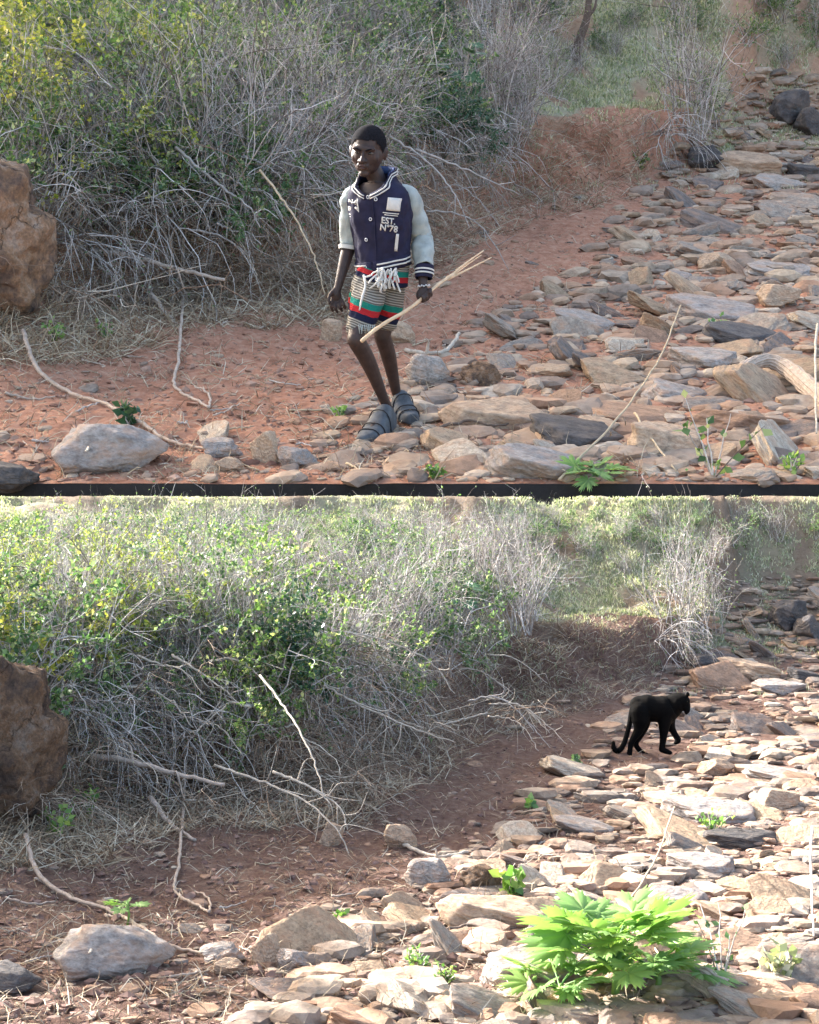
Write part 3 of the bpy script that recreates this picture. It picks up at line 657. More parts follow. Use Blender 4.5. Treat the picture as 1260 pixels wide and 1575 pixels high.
#@@DETAILS@@
# ------------------------------------------------------------------ shared helpers for figures and single plants
def remesh(name, g, mat, voxel, smooth=6, parent=None, mat4=None, dec=None):
    me = g.mesh('tmp', mat); o = bpy.data.objects.new('tmp', me); COL.objects.link(o)
    m = o.modifiers.new('r', 'REMESH'); m.mode = 'VOXEL'; m.voxel_size = voxel; m.use_smooth_shade = True
    if smooth: m = o.modifiers.new('s', 'SMOOTH'); m.iterations = smooth; m.factor = 0.5
    dg = bpy.context.evaluated_depsgraph_get(); dg.update()
    out = bpy.data.meshes.new_from_object(o.evaluated_get(dg)); out.name = name
    bpy.data.objects.remove(o)
    out.materials.clear(); out.materials.append(mat)
    return link(name, out, parent, mat4)
def ell(g, c, r, rot=None, lvl=3):
    d, f = ico(lvl); v = d * np.array(r)
    if rot is not None: v = v @ np.array(rot.to_matrix() if hasattr(rot, 'to_matrix') else rot).T
    g.add(v + np.array(c), None, f)
def limb(g, pts, rad, n=14, sub=6):
    p = spline(pts, sub); r = np.interp(np.linspace(0, len(rad) - 1, len(p)), np.arange(len(rad)), rad)
    tube(g, p, r, n); d, f = ico(2)
    g.add(d * r[0] + p[0], None, f); g.add(d * r[-1] + p[-1], None, f)
def m_simple(name, col, rough=0.8, spec=0.3, var=0.25, scale=60, bump=0.0):
    m, nt, out = mat_new(name); v = obvec(nt); n = noise(nt, scale, 5, v)
    c = mixc(nt, 1.0, col, ramp(nt, n, [(0.3, (1 - var,) * 3), (0.7, (1 + var,) * 3)]), 'MULTIPLY')
    bsdf(nt, out, c, rough, n if bump else None, bump, 0.004, spec); return m

# ------------------------------------------------------------------ the boy
def person():
    P0 = FAR.g(592, 664); Y0 = P0.y; base = Vector((P0.x, Y0, FAR.z(P0.x, Y0)))
    def J(u, v, dy):
        q = FAR.at(u, v, Y0 + dy); return np.array([q.x - base.x, dy, q.z - base.z])
    root = link('person', None, None, FAR.M @ Matrix.Translation(base))
    tag(root, 'boy in navy and grey varsity jacket and striped knit wrap striding over red earth', 'person')
    skin = m_simple('skin', (0.040, 0.025, 0.023), 0.55, 0.35, 0.35, 30)
    # torso profile shared by skin and jacket
    pel, wai, che, nek = J(589, 424, 0), J(589, 388, 0), J(586, 335, 0), J(581, 284, 0.0)
    yaw = R(-27)
    zs = np.array([pel[2] - 0.02, 0.76, 0.86, 0.98, 1.06, 1.105, 1.135, 1.165, 1.20])
    zs = np.array([0.0, 0.08, 0.30, 0.60, 0.80, 0.895, 0.95, 1.0, 1.06, 1.2]) * (nek[2] + 0.01 - pel[2]) + pel[2]
    Wd = np.array([0.108, 0.110, 0.116, 0.130, 0.140, 0.134, 0.114, 0.080, 0.068, 0.064])
    Dp = np.array([0.090, 0.090, 0.086, 0.094, 0.096, 0.088, 0.076, 0.066, 0.060, 0.058])
    cz = np.array([pel[2], wai[2], che[2], nek[2]]); cx = np.array([pel[0], wai[0], che[0], nek[0]]); cy = np.array([0.0, 0.0, 0.0, 0.01])
    def surf(th, z, grow=0.0, wob=0.0):          # th = 0 is the front of the chest
        W_ = np.interp(z, zs, Wd) + grow; D_ = np.interp(z, zs, Dp) + grow
        e = 0.85
        a, b = np.sin(th), np.cos(th)
        x = W_ * np.sign(a) * np.abs(a) ** e; y = -D_ * np.sign(b) * np.abs(b) ** e
        if wob: k = 1 + wob * fbm(th * 2.2, z * 12, 0.5, 3, 61); x, y = x * k, y * k
        c, s = math.cos(yaw), math.sin(yaw)
        return np.stack([x * c - y * s + np.interp(z, cz, cx), x * s + y * c + np.interp(z, cz, cy), z + 0 * x], -1)
    def loft(g, zlo, zhi, grow, nz=30, nt=56, wob=0.0, close=True):
        th = np.arange(nt) * 2 * math.pi / nt; t = np.linspace(0, 1, nz)[:, None]
        lo = zlo(th) if callable(zlo) else zlo + 0 * th; hi = zhi(th) if callable(zhi) else zhi + 0 * th
        Z = lo[None] * (1 - t) + hi[None] * t; v = surf(np.broadcast_to(th, Z.shape), Z, grow, wob).reshape(-1, 3)
        i = np.arange(nz - 1)[:, None] * nt; j = np.arange(nt)[None]; j2 = (j + 1) % nt
        q = np.stack([i + j, i + j2, i + nt + j2, i + nt + j], -1).reshape(-1, 4); T = None
        if close:
            v = np.vstack([v, v[:nt].mean(0), v[-nt:].mean(0)]); e = (nz - 1) * nt; jj = np.arange(nt); k2 = (jj + 1) % nt
            T = np.vstack([np.stack([k2, jj, np.full(nt, nz * nt)], -1), np.stack([e + jj, e + k2, np.full(nt, nz * nt + 1)], -1)])
        g.add(v, q, T)
    hc = J(566, 233, -0.03)
    # head axes: turned a little to the left of the picture, tipped down and leaning
    hr = (Matrix.Rotation(R(-12), 3, 'Z') @ Matrix.Rotation(R(4), 3, 'Y') @ Matrix.Rotation(R(6), 3, 'X'))
    H = np.array(hr)
    HS = 1.12
    H = H * HS
    def h(x, y, z): return hc + H @ np.array([x, y, z])
    g = Geo()
    loft(g, zs[0], zs[-3], -0.014)
    ell(g, pel + (0, 0.01, -0.01), (0.085, 0.065, 0.06))
    limb(g, [nek + (0, 0.02, -0.04), nek + (-0.006, 0.012, 0.03), h(0.0, 0.02, -0.055)], [0.052, 0.041, 0.042])
    # head
    ell(g, h(0, 0.014, 0.026), (0.068, 0.083, 0.074), H, 4); ell(g, h(0, -0.010, -0.012), (0.061, 0.066, 0.070), H, 4)
    ell(g, h(0, -0.010, -0.012), (0.064, 0.066, 0.066), H, 4); ell(g, h(0, -0.022, -0.050), (0.046, 0.048, 0.036), H); ell(g, h(0, -0.048, -0.078), (0.022, 0.022, 0.017), H)
    ell(g, h(0, -0.066, 0.018), (0.050, 0.014, 0.014), H)                       # brow
    for s in (-1, 1):
        ell(g, h(0.035 * s, -0.043, -0.018), (0.022, 0.018, 0.024), H)         # cheek
        ell(g, h(0.028 * s, -0.070, 0.020), (0.020, 0.010, 0.007), H)
        ell(g, h(0.012 * s, -0.082, -0.027), (0.009, 0.010, 0.008), H)         # nostril
        ell(g, h(0.069 * s, 0.012, -0.006), (0.008, 0.017, 0.027), H)          # ear
        ell(g, h(0.073 * s, 0.016, 0.004), (0.008, 0.014, 0.017), H)
    limb(g, [h(0, -0.072, 0.012), h(0, -0.084, -0.008), h(0, -0.093, -0.025)], [0.007, 0.008, 0.0115])
    ell(g, h(0, -0.076, -0.045), (0.026, 0.014, 0.014), H)
    # arms
    shL, elL, wrL = J(540, 303, 0.03), J(538, 374, 0.07), J(521, 438, -0.02)
    shR, elR, wrR = J(629, 300, 0.0), J(649, 362, 0.04), J(651, 436, -0.08)
    limb(g, [shL, (shL + elL) / 2, elL], [0.030, 0.032, 0.031]); limb(g, [elL, elL * .6 + wrL * .4, wrL], [0.031, 0.031, 0.020])
    limb(g, [shR, (shR + elR) / 2, elR], [0.030, 0.032, 0.031]); limb(g, [elR, elR * .5 + wrR * .5, wrR], [0.030, 0.028, 0.021])
    # legs
    hpL, knL, anL = J(573, 430, -0.02), J(547, 522, -0.22), J(600, 634, 0.0)
    hpR, knR, anR = J(602, 432, 0.03), J(588, 516, 0.02), J(613, 616, 0.24)
    limb(g, [hpL, hpL * .5 + knL * .5 + (0, -.01, 0), knL], [0.050, 0.054, 0.041]); limb(g, [knL, knL * .68 + anL * .32 + (.008, .012, 0), anL * .8 + knL * .2, anL], [0.041, 0.038, 0.025, 0.022])
    ell(g, knL + (-0.004, -0.012, 0), (0.033, 0.033, 0.037))
    limb(g, [hpR, hpR * .5 + knR * .5, knR], [0.050, 0.052, 0.040]); limb(g, [knR, knR * .68 + anR * .32 + (.005, .012, 0), anR * .8 + knR * .2, anR], [0.040, 0.038, 0.026, 0.022])
    toL, toR = J(562, 678, -0.30), J(630, 642, 0.10)
    toL[2] = max(toL[2], 0.03); toR[2] = max(toR[2], 0.035)
    limb(g, [anL + (0.008, 0.03, -0.05), anL * .5 + toL * .5 + (0, 0, .012), toL], [0.028, 0.026, 0.018]); limb(g, [anR + (0, 0.03, -0.03), anR * .5 + toR * .5 + (0, 0, .01), toR], [0.028, 0.026, 0.018])
    # open hand (picture left): palm then five separate fingers hanging and slightly curled
    pc = J(517, 453, -0.035); ell(g, pc, (0.025, 0.015, 0.034), Matrix.Rotation(R(-12), 3, 'Y'))
    limb(g, [wrL, (wrL + pc) / 2, pc], [0.019, 0.019, 0.018])
    for k, (u0, v0, u1, v1, u2, v2, l) in enumerate([(511, 461, 509, 470, 512, 478, 1), (516, 464, 516, 474, 519, 480, 1), (521, 464, 523, 473, 526, 478, 1), (525, 461, 529, 469, 531, 474, 1)]):
        limb(g, [J(u0, v0, -0.035), J(u1, v1, -0.05 - 0.004 * k), J(u2, v2, -0.035)], [0.0088, 0.0080, 0.0066], 10, 4)
    limb(g, [J(511, 449, -0.045), J(506, 457, -0.065), J(507, 466, -0.075)], [0.010, 0.0088, 0.0072], 10, 4)
    # fist round the stick (picture right)
    fc = J(651, 455, -0.10); S0, S1 = J(556, 525, -0.34), J(745, 389, 0.10); sd_ = (S1 - S0) / np.linalg.norm(S1 - S0)
    tt = np.dot(fc - S0, sd_); fc2 = S0 + sd_ * tt; up = np.array([0, 0, 1.0]); nn = np.cross(sd_, up); nn /= np.linalg.norm(nn); pp = np.cross(nn, sd_)
    toward = nn if nn[1] < 0 else -nn
    pal = fc2 - toward * 0.016; ell(g, pal, (0.034, 0.020, 0.034)); limb(g, [wrR, (wrR + pal) / 2, pal], [0.020, 0.021, 0.021])
    for k in range(4):                                                          # each finger wraps round the stick
        c = fc2 + sd_ * (-0.026 + 0.0165 * k); r = 0.0165 - 0.001 * abs(k - 1.5)
        arc = [c + r * (math.cos(a) * (-toward) + math.sin(a) * (-pp)) for a in np.linspace(-0.5, 4.0, 6)]
        limb(g, arc, [0.0092, 0.0090, 0.0086, 0.0080, 0.0072], 9, 3)
    limb(g, [pal + sd_ * 0.024, fc2 + sd_ * 0.030 + pp * 0.014 + toward * 0.010, fc2 + sd_ * 0.012 + pp * 0.010 + toward * 0.022], [0.0105, 0.0095, 0.0078], 10, 4)
    remesh('body', g, skin, 0.0036, 4, root)
    # face details
    white = m_simple('eye white', (0.13, 0.11, 0.10), 0.5, 0.2, 0.05); iris = m_simple('iris', (0.008, 0.006, 0.005), 0.1, 0.6, 0.05)
    lipm = m_simple('lip', (0.085, 0.05, 0.052), 0.7, 0.25, 0.15)
    hair = m_simple('hair', (0.012, 0.012, 0.015), 1.0, 0.05, 0.5, 160, 0.9)
    for s in (-1, 1):
        ge = Geo(); ell(ge, h(0.027 * s, -0.0665, 0.004), (0.0125, 0.010, 0.0042), H, 3); e = link('eye', ge.mesh('eye', white), root)
        ge = Geo(); ell(ge, h(0.027 * s - 0.001, -0.0745, 0.0035), (0.0064, 0.0042, 0.0046), H, 2); link('iris', ge.mesh('iris', iris), e)
        ge = Geo(); limb(ge, [h(0.012 * s, -0.0815, 0.0135), h(0.028 * s, -0.0800, 0.0200), h(0.044 * s, -0.0690, 0.0200)], [0.0034, 0.0036, 0.0020], 6, 4); link('eyebrow', ge.mesh('eyebrow', hair), root)
    gl = Geo(); limb(gl, [h(-0.022, -0.074, -0.0535), h(-0.009, -0.0875, -0.0440), h(0, -0.0885, -0.0445), h(0.009, -0.0875, -0.0440), h(0.022, -0.074, -0.0535)], [0.001, 0.0034, 0.0032, 0.0034, 0.001], 8, 4)
    limb(gl, [h(-0.019, -0.074, -0.0545), h(0, -0.0870, -0.0540), h(0.019, -0.074, -0.0545)], [0.001, 0.0052, 0.001], 8, 6); link('lips', gl.mesh('lips', lipm), root)
    d, f = ico(5); v = np.empty_like(d)
    a = d * np.array((0.0705, 0.0865, 0.0775)) + np.array([0, 0.014, 0.026]); a *= (1 + 0.006 * fbm(d[:, 0] * 30, d[:, 1] * 30, d[:, 2] * 30, 2, 3))[:, None]
    line = 0.050 + 0.004 * fbm(d[:, 0] * 14, d[:, 1] * 14, d[:, 2] * 14, 2, 9) - 0.060 * sstep((a[:, 1] + 0.052) / 0.055) - 0.045 * sstep((a[:, 1] - 0.02) / 0.05) + 0.010 * (np.abs(a[:, 0]) > 0.045) * (a[:, 1] < -0.02) * -1
    kf = (a[f][:, :, 2] > line[f]).all(1)
    inn = np.where((a[:, 2] > line)[:, None], 1, 1)
    g = Geo(); g.add(hc + a @ H.T, None, f[kf]); link('hair', g.mesh('hair', hair), root)
    # jacket
    navy = m_simple('navy cotton', (0.017, 0.017, 0.042), 0.85, 0.2, 0.3, 25, 0.5); greyc = m_simple('grey cotton', (0.32, 0.36, 0.36), 0.9, 0.2, 0.18, 25, 0.5)
    ivory = m_simple('ivory print', (0.55, 0.54, 0.52), 0.8, 0.2, 0.08); ringm = m_simple('snap metal', (0.6, 0.6, 0.62), 0.3, 0.6, 0.05); blue = m_simple('blue lining', (0.02, 0.05, 0.16), 0.8, 0.2, 0.2)
    vz = J(572, 301, -0.1)[2]; nz = nek[2] + 0.038
    def neckline(th):
        t = np.abs((th + math.pi) % (2 * math.pi) - math.pi)
        return np.interp(t, [0, 0.35, 0.8, 1.3, 2.0, math.pi], [vz, vz + 0.026, nek[2] + 0.012, nek[2] + 0.050, nek[2] + 0.072, nek[2] + 0.078])
    hz = J(585, 416, -0.1)[2]
    def hem(th): return hz + 0.022 * np.sin(th - 0.2) - 0.006 * np.cos(th)
    g = Geo(); loft(g, hem, neckline, 0.010, 60, 120, 0.07, False)
    jk = link('jacket', g.mesh('jacket', navy), root); sm = jk.modifiers.new('t', 'SOLIDIFY'); sm.thickness = 0.005; sm.offset = 1
    def strip(name, zl, zh, grow, mat, th0=0, th1=2 * math.pi, nt=90, parent=jk, wob=0.07):
        th = np.linspace(th0, th1, nt); rows = []
        for t in (0, 0.5, 1): rows.append(surf(th, zl(th) * (1 - t) + zh(th) * t, grow, wob))
        v = np.concatenate(rows); i = np.array([0, nt])[:, None]; j = np.arange(nt - 1)[None]
        g = Geo(); g.add(v, np.stack([i + j, i + j + 1, i + nt + j + 1, i + nt + j], -1).reshape(-1, 4)); o = link(name, g.mesh(name, mat), parent)
        m = o.modifiers.new('t', 'SOLIDIFY'); m.thickness = 0.003; m.offset = 1; return o
    off = lambda f_, a_: (lambda th: f_(th) + a_)
    cuffs = strip('waistband', off(hem, -0.004), off(hem, 0.050), 0.0155, navy)
    for a_ in (0.012, 0.030): strip('stripe', off(hem, a_), off(hem, a_ + 0.007), 0.020, ivory, 0.15, 6.13, parent=cuffs)
    col = strip('collar', off(neckline, -0.024), off(neckline, 0.004), 0.0150, navy, 0.04, 2 * math.pi - 0.04)
    for a_ in (-0.020, -0.008): strip('stripe', off(neckline, a_), off(neckline, a_ + 0.005), 0.0195, ivory, 0.06, 2 * math.pi - 0.06, parent=col)
    strip('lining', off(neckline, -0.03), off(neckline, 0.002), 0.004, blue, 1.2, 5.0)
    # front placket edge and snaps
    g = Geo(); z = np.linspace(hz + 0.0, vz, 20); e = surf(0.12 + 0 * z, z, 0.018, 0.07); tube(g, e, 0.0028, 6); link('placket', g.mesh('placket', navy), jk)
    for uu, vv in ((566, 303), (578, 306), (568, 337), (563, 369), (560, 397), (562, 411)):
        best = min(((th, zz) for th in np.linspace(-0.6, 0.9, 60) for zz in [J(uu, vv, -0.09)[2]]), key=lambda q: abs(FAR.pix(Vector(surf(np.array([q[0]]), np.array([q[1]]), 0.02)[0]) + base)[0] - uu))
        c = surf(np.array([best[0]]), np.array([best[1]]), 0.0185, 0.07)[0]; nrm = surf(np.array([best[0]]), np.array([best[1]]), 0.05)[0] - surf(np.array([best[0]]), np.array([best[1]]), 0.0)[0]; nrm /= np.linalg.norm(nrm)
        a_ = np.cross(nrm, (0, 0, 1)); a_ /= np.linalg.norm(a_); b_ = np.cross(nrm, a_); t = np.linspace(0, 2 * math.pi, 17)[:-1]
        g = Geo(); tube(g, c + 0.0065 * (np.cos(np.append(t, 0))[:, None] * a_ + np.sin(np.append(t, 0))[:, None] * b_), 0.0022, 6, False); link('snap', g.mesh('snap', ringm), jk)
    # sleeves
    def tubeloft(name, pts, rad, mat, parent, wob=0.08, n=28, sub=12, seed=0, open_=True):
        p = spline(pts, sub); k = len(p); r = np.interp(np.linspace(0, len(rad) - 1, k), np.arange(len(rad)), rad)
        g = Geo(); t, a, b = frames(p); an = np.arange(n) * 2 * math.pi / n
        rr = r[:, None] * (1 + wob * fbm(np.arange(k)[:, None] * 0.22 + 0 * an, np.cos(an)[None] * 1.2 + seed, np.sin(an)[None] * 1.2, 3, 40 + seed))
        v = p[:, None] + rr[..., None] * (np.cos(an)[None, :, None] * a[:, None] + np.sin(an)[None, :, None] * b[:, None])
        i = np.arange(k - 1)[:, None] * n; j = np.arange(n)[None]; j2 = (j + 1) % n
        g.add(v.reshape(-1, 3), np.stack([i + j, i + j2, i + n + j2, i + n + j], -1).reshape(-1, 4)); o = link(name, g.mesh(name, mat), parent)
        m = o.modifiers.new('t', 'SOLIDIFY'); m.thickness = 0.004; m.offset = 1; return o
    inL, inR = shL + (0.045, -0.01, 0.012), shR + (-0.040, 0.0, 0.012)
    endL = elL * 0.88 + wrL * 0.12
    tubeloft('sleeve', [inL, shL + (-.004, 0, -.004), shL * .5 + elL * .5, elL, endL + (0, -.004, 0)], [0.032, 0.037, 0.041, 0.041, 0.037], greyc, jk, 0.16, seed=1)
    tubeloft('cuff', [endL + (0, 0, .012), endL + (-.002, -.004, -.006)], [0.042, 0.040], ivory, jk, 0.03)
    cR0 = J(653, 410, -0.045); cR1 = J(652, 428, -0.065)
    tubeloft('sleeve', [inR, shR + (.006, 0, -.004), shR * .5 + elR * .5, elR, elR * .5 + cR0 * .5, cR0], [0.032, 0.038, 0.041, 0.044, 0.046, 0.042], greyc, jk, 0.16, seed=2)
    cf = tubeloft('cuff', [cR0 + (0, 0, .006), cR0 * .5 + cR1 * .5, cR1], [0.039, 0.040, 0.035], navy, jk, 0.02)
    for k in (0.28, 0.58): c0 = cR0 * (1 - k) + cR1 * k; c1 = cR0 * (.88 - k) + cR1 * (k + .12); tubeloft('stripe', [c0, (c0 + c1) / 2, c1], [0.0430, 0.0430, 0.0425], ivory, cf, 0.0)
    # writing and patches on the chest: small flat pieces wrapped onto the cloth
    def onchest(name, g2, mat):                   # g2: mesh data in (u, v) photo pixels, z ignored
        v = np.array([x.co[:] for x in g2.vertices]); out = []
        for q in v:
            zz = J(q[0], q[1], -0.1)[2]; lo_, hi_ = -1.2, 1.6
            for _ in range(24):
                m_ = (lo_ + hi_) / 2
                if FAR.pix(Vector(surf(np.array([m_]), np.array([zz]), 0.02)[0]) + base)[0] < q[0]: lo_ = m_
                else: hi_ = m_
            out.append(surf(np.array([lo_]), np.array([zz]), 0.0185 + q[2] * 0.001, 0.07)[0])
        for x, c in zip(g2.vertices, out): x.co = c
        g2.materials.clear(); g2.materials.append(mat); o = link(name, g2, jk); m = o.modifiers.new('t', 'SOLIDIFY'); m.thickness = 0.002; m.offset = 0; return o
    def grid(u0, v0, u1, v1, skew, n=7):
        g = Geo(); uu, vv = np.meshgrid(np.linspace(u0, u1, n), np.linspace(v0, v1, n)); uu = uu - (vv - v0) * skew; vv = vv + (uu - u0) * 0.10
        i = np.arange(n - 1)[:, None] * n; j = np.arange(n - 1)[None]
        g.add(np.stack([uu, vv, 0 * uu], -1).reshape(-1, 3), np.stack([i + j, i + j + 1, i + n + j + 1, i + n + j], -1).reshape(-1, 4)); return g.mesh('patch', ivory)
    onchest('patch', grid(597, 303, 617, 323, 0.14), ivory)
    for a_, b_, c_, d_ in ((589, 325.5, 613, 327), (591, 329, 612, 330.2)): onchest('print_line', grid(a_, b_, c_, d_, 0.1), ivory)
    onchest('pocket_trim', grid(609, 359, 614, 386, 0.05), ivory)
    def text(body, u, v, size, skew, nm='lettering', mat=ivory, tilt=0.14):
        cu = bpy.data.curves.new('t', 'FONT'); cu.body = body; cu.size = size; cu.offset = 0.35; cu.resolution_u = 3
        o = bpy.data.objects.new('t', cu); COL.objects.link(o); dg = bpy.context.evaluated_depsgraph_get(); dg.update()
        me = bpy.data.meshes.new_from_object(o.evaluated_get(dg)); bpy.data.objects.remove(o)
        for x in me.vertices: a, b = x.co.x * 0.92, x.co.y; x.co = (u + a + b * 0.1, v - b + a * tilt, 0)
        bm = bmesh.new(); bm.from_mesh(me); bmesh.ops.triangulate(bm, faces=bm.faces); bm.to_mesh(me); bm.free()
        return onchest(nm, me, mat)
    text('EST.', 586, 342, 13.5, 0); text('N°78', 584, 353, 13.5, 0)
    text('N-4', 535, 314, 9, 0, tilt=0.05); text('BRB', 535, 325, 9, 0, tilt=0.05); onchest('print_line', grid(536, 330, 549, 331.5, 0.0), ivory); onchest('print_line', grid(537, 334, 549, 335.2, 0.0), ivory)
    onchest('print_line', grid(549.5, 306, 551, 344, -0.02), ivory)
    # striped knit wrap
    m, nt, out = mat_new('striped knit'); v = obvec(nt); sx = nt.nodes.new('ShaderNodeSeparateXYZ'); nt.links.new(v, sx.inputs[0])
    def mth(op, a, b):
        n = nt.nodes.new('ShaderNodeMath'); n.operation = op
        for s_, q in ((0, a), (1, b)):
            if isinstance(q, (int, float)): n.inputs[s_].default_value = q
            else: nt.links.new(q, n.inputs[s_])
        return n.outputs[0]
    zc = mth('ADD', mth('ADD', sx.outputs[2], mth('MULTIPLY', sx.outputs[0], 0.30)), mth('MULTIPLY', noise(nt, 6, 2, v), 0.03))
    z1 = J(570, 466, -0.15)[2] + 0.30 * J(570, 466, -0.15)[0] + 0.015
    z2 = J(610, 416, -0.05)[2] + 0.30 * J(610, 416, -0.05)[0] + 0.015
    G_, Rd, Nv, K = (0.012, 0.15, 0.12), (0.32, 0.02, 0.025), (0.012, 0.014, 0.035), (0.30, 0.285, 0.26)
    t = lambda z_: min(max((z_ - 0.3) / 0.6, 0), 1)
    st = [(0, K), (t(z1 - 0.085), Nv), (t(z1 - 0.055), Rd), (t(z1 - 0.027), G_), (t(z1), K), (t(z2 - 0.075), Nv), (t(z2 - 0.05), Rd), (t(z2 - 0.025), G_), (t(z2), K)]
    c = ramp(nt, mth('DIVIDE', mth('SUBTRACT', zc, 0.3), 0.6), st, 'CONSTANT')
    ln = mth('SINE', mth('MULTIPLY', zc, 560.0), 0); wv = ramp(nt, ln, [(0, (0.25, 0.24, 0.23)), (0.55, (1, 1, 1))])
    c = mixc(nt, ramp(nt, c, [(0.19, (0, 0, 0)), (0.25, (0.9,) * 3)]), c, mixc(nt, 1.0, c, wv, 'MULTIPLY'))
    bsdf(nt, out, c, 0.95, mth('ADD', noise(nt, 150, 3, v), ln), 0.5, 0.004, 0.1)
    g = Geo(); loft(g, pel[2] - 0.05, pel[2] + 0.06, 0.010, 10, 40, 0.03)
    endl = hpL * 0.21 + knL * 0.79 + (0.004, 0.0, 0.002); endr = hpR * 0.28 + knR * 0.72
    limb(g, [hpL + (0, 0, .02), hpL * .5 + knL * .5 + (.004, -.01, 0), endl], [0.080, 0.076, 0.066], 24)
    limb(g, [hpR + (0, 0, .02), hpR * .5 + knR * .5, endr], [0.078, 0.074, 0.064], 24)
    limb(g, [J(556, 428, 0.0), J(548, 460, 0.02), J(545, 492, 0.02)], [0.045, 0.036, 0.026], 20)
    sk = remesh('knit_wrap', g, m, 0.005, 3, root)
    vv = np.empty(len(sk.data.vertices) * 3, np.float32); sk.data.vertices.foreach_get('co', vv); vv = vv.reshape(-1, 3).astype(float)
    n_ = fbm(vv[:, 0] * 16 + vv[:, 2] * 6, vv[:, 1] * 16, vv[:, 2] * 7, 3, 88); vv[:, 1] += 0.009 * n_; vv[:, 0] += 0.006 * n_
    sk.data.vertices.foreach_set('co', vv.ravel().astype(np.float32)); sk.data.update()
    rg = random.Random(3); g = Geo()
    for k in range(26):
        u0 = rg.uniform(578, 612); v0 = rg.uniform(411, 420); l = rg.uniform(10, 34); dx = rg.uniform(-22, 10) if k % 3 else rg.uniform(-4, 14)
        pts = [J(u0 + dx * t_ + rg.uniform(-2, 2), v0 + l * t_, -0.135 - 0.02 * rg.random() - 0.02 * t_) for t_ in (0, 0.35, 0.7, 1)]
        tube(g, spline(pts, 4), 0.0042, 5)
    limb(g, [J(560, 424, -.13), J(562, 440, -.17), J(556, 462, -.20), J(553, 478, -.20)], [0.006, 0.005, 0.005, 0.004], 6, 4)
    link('fringe', g.mesh('fringe', ivory), sk)
    g = Geo()
    for k in range(9): tube(g, [J(552 + k * 3.0, 499 + rg.random(), -0.235), J(552 + k * 3.0 + rg.uniform(-2, 2), 509 + rg.random() * 6, -0.245)], 0.0022, 4)
    link('hem_threads', g.mesh('hem_threads', greyc), sk)
    # rubber shoes with cut straps, and bracelet
    rub = m_simple('grey rubber', (0.06, 0.07, 0.085), 0.65, 0.4, 0.4, 30, 0.6); dk = m_simple('dark sole', (0.02, 0.02, 0.025), 0.8)
    for an, to, lift in ((anL, toL, 0), (anR, toR, 0)):
        ax_ = to - an; ax_[2] = 0; ln_ = np.linalg.norm(ax_); ax_ /= ln_; sd2 = np.array([-ax_[1], ax_[0], 0])
        hl = an - ax_ * 0.045; g = Geo(); L_ = ln_ + 0.095; nn_ = 22; ns = 20; rows = []
        for i in range(nn_):
            t = i / (nn_ - 1); w_ = 0.058 * (np.sin(math.pi * min(max(t * .94 + .03, 0), 1)) ** 0.42) * (0.84 + 0.26 * t); hh = 0.034 + 0.074 * math.exp(-((t - 0.30) / 0.24) ** 2) + 0.012 * math.sin(math.pi * t)
            c_ = hl + ax_ * L_ * t; c_[2] = 0; cz_ = hl[2] * (1 - t) * 0 + (max(to[2] - 0.03, 0.004)) + (1 - t) * 0.012
            for a in np.arange(ns) * 2 * math.pi / ns:
                ca, sa = math.cos(a), math.sin(a)
                rows.append(c_ + sd2 * w_ * np.sign(ca) * abs(ca) ** 0.7 + np.array([0, 0, cz_ + 0.022 + (hh if sa > 0 else 0.020) * np.sign(sa) * abs(sa) ** 0.8]))
        v_ = np.array(rows); i = np.arange(nn_ - 1)[:, None] * ns; j = np.arange(ns)[None]; j2 = (j + 1) % ns
        cap = np.vstack([v_, v_[:ns].mean(0), v_[-ns:].mean(0)]); jj = np.arange(ns); k2 = (jj + 1) % ns; e_ = (nn_ - 1) * ns
        g.add(cap, np.stack([i + j, i + j2, i + ns + j2, i + ns + j], -1).reshape(-1, 4), np.vstack([np.stack([k2, jj, np.full(ns, nn_ * ns)], -1), np.stack([e_ + jj, e_ + k2, np.full(ns, nn_ * ns + 1)], -1)]))
        sh = link('shoe', g.mesh('shoe', rub), root); md = sh.modifiers.new('b', 'SUBSURF'); md.levels = md.render_levels = 1
        g = Geo()
        for t in (0.45, 0.62, 0.78):
            i0 = int(t * (nn_ - 1)); ring = v_[i0 * ns: i0 * ns + ns // 2 + 1]; cc = v_[i0 * ns:(i0 + 1) * ns].mean(0)
            tube(g, (ring - cc) * 1.03 + cc + ax_ * 0.012 * np.sin(np.linspace(0, 3.14, len(ring)))[:, None], 0.0030, 5)
        link('strap_gap', g.mesh('strap_gap', dk), sh)
    g = Geo()
    for k in range(16):
        a = k / 16 * 2 * math.pi; c_ = J(652, 440, -0.09) + np.array([0.026 * math.cos(a), 0.024 * math.sin(a), 0.004 * math.cos(a + 1) + 0.003 * (k % 2)]); ell(g, c_, (0.0048,) * 3, None, 1)
    link('bracelet', g.mesh('bracelet', ringm), root)
    # the stick is a thing of its own
    g = Geo(); A, B = S0, S0 + (S1 - S0) * 0.74
    mid = [A + (B - A) * t + np.array([0, 0, 0.008 * math.sin(t * 9)]) for t in np.linspace(0, 1, 8)]
    tube(g, spline(mid, 4), np.linspace(0.0085, 0.0075, 29) * (1 + 0.10 * np.sin(np.arange(29) * 1.9)), 9)
    tube(g, spline([B - sd_ * .03, B + sd_ * 0.06 + pp * 0.012, S1 + pp * 0.012], 6), np.linspace(0.0065, 0.003, 13), 7)
    E2 = J(756, 396, 0.12); tube(g, spline([B - sd_ * .04, B * .5 + E2 * .5 + pp * -0.004, E2], 6), np.linspace(0.0055, 0.0025, 13), 7)
    tube(g, spline([B - sd_ * .02, B + sd_ * 0.08 + pp * 0.002, S1 - sd_ * 0.02], 6), np.linspace(0.005, 0.002, 13), 7)
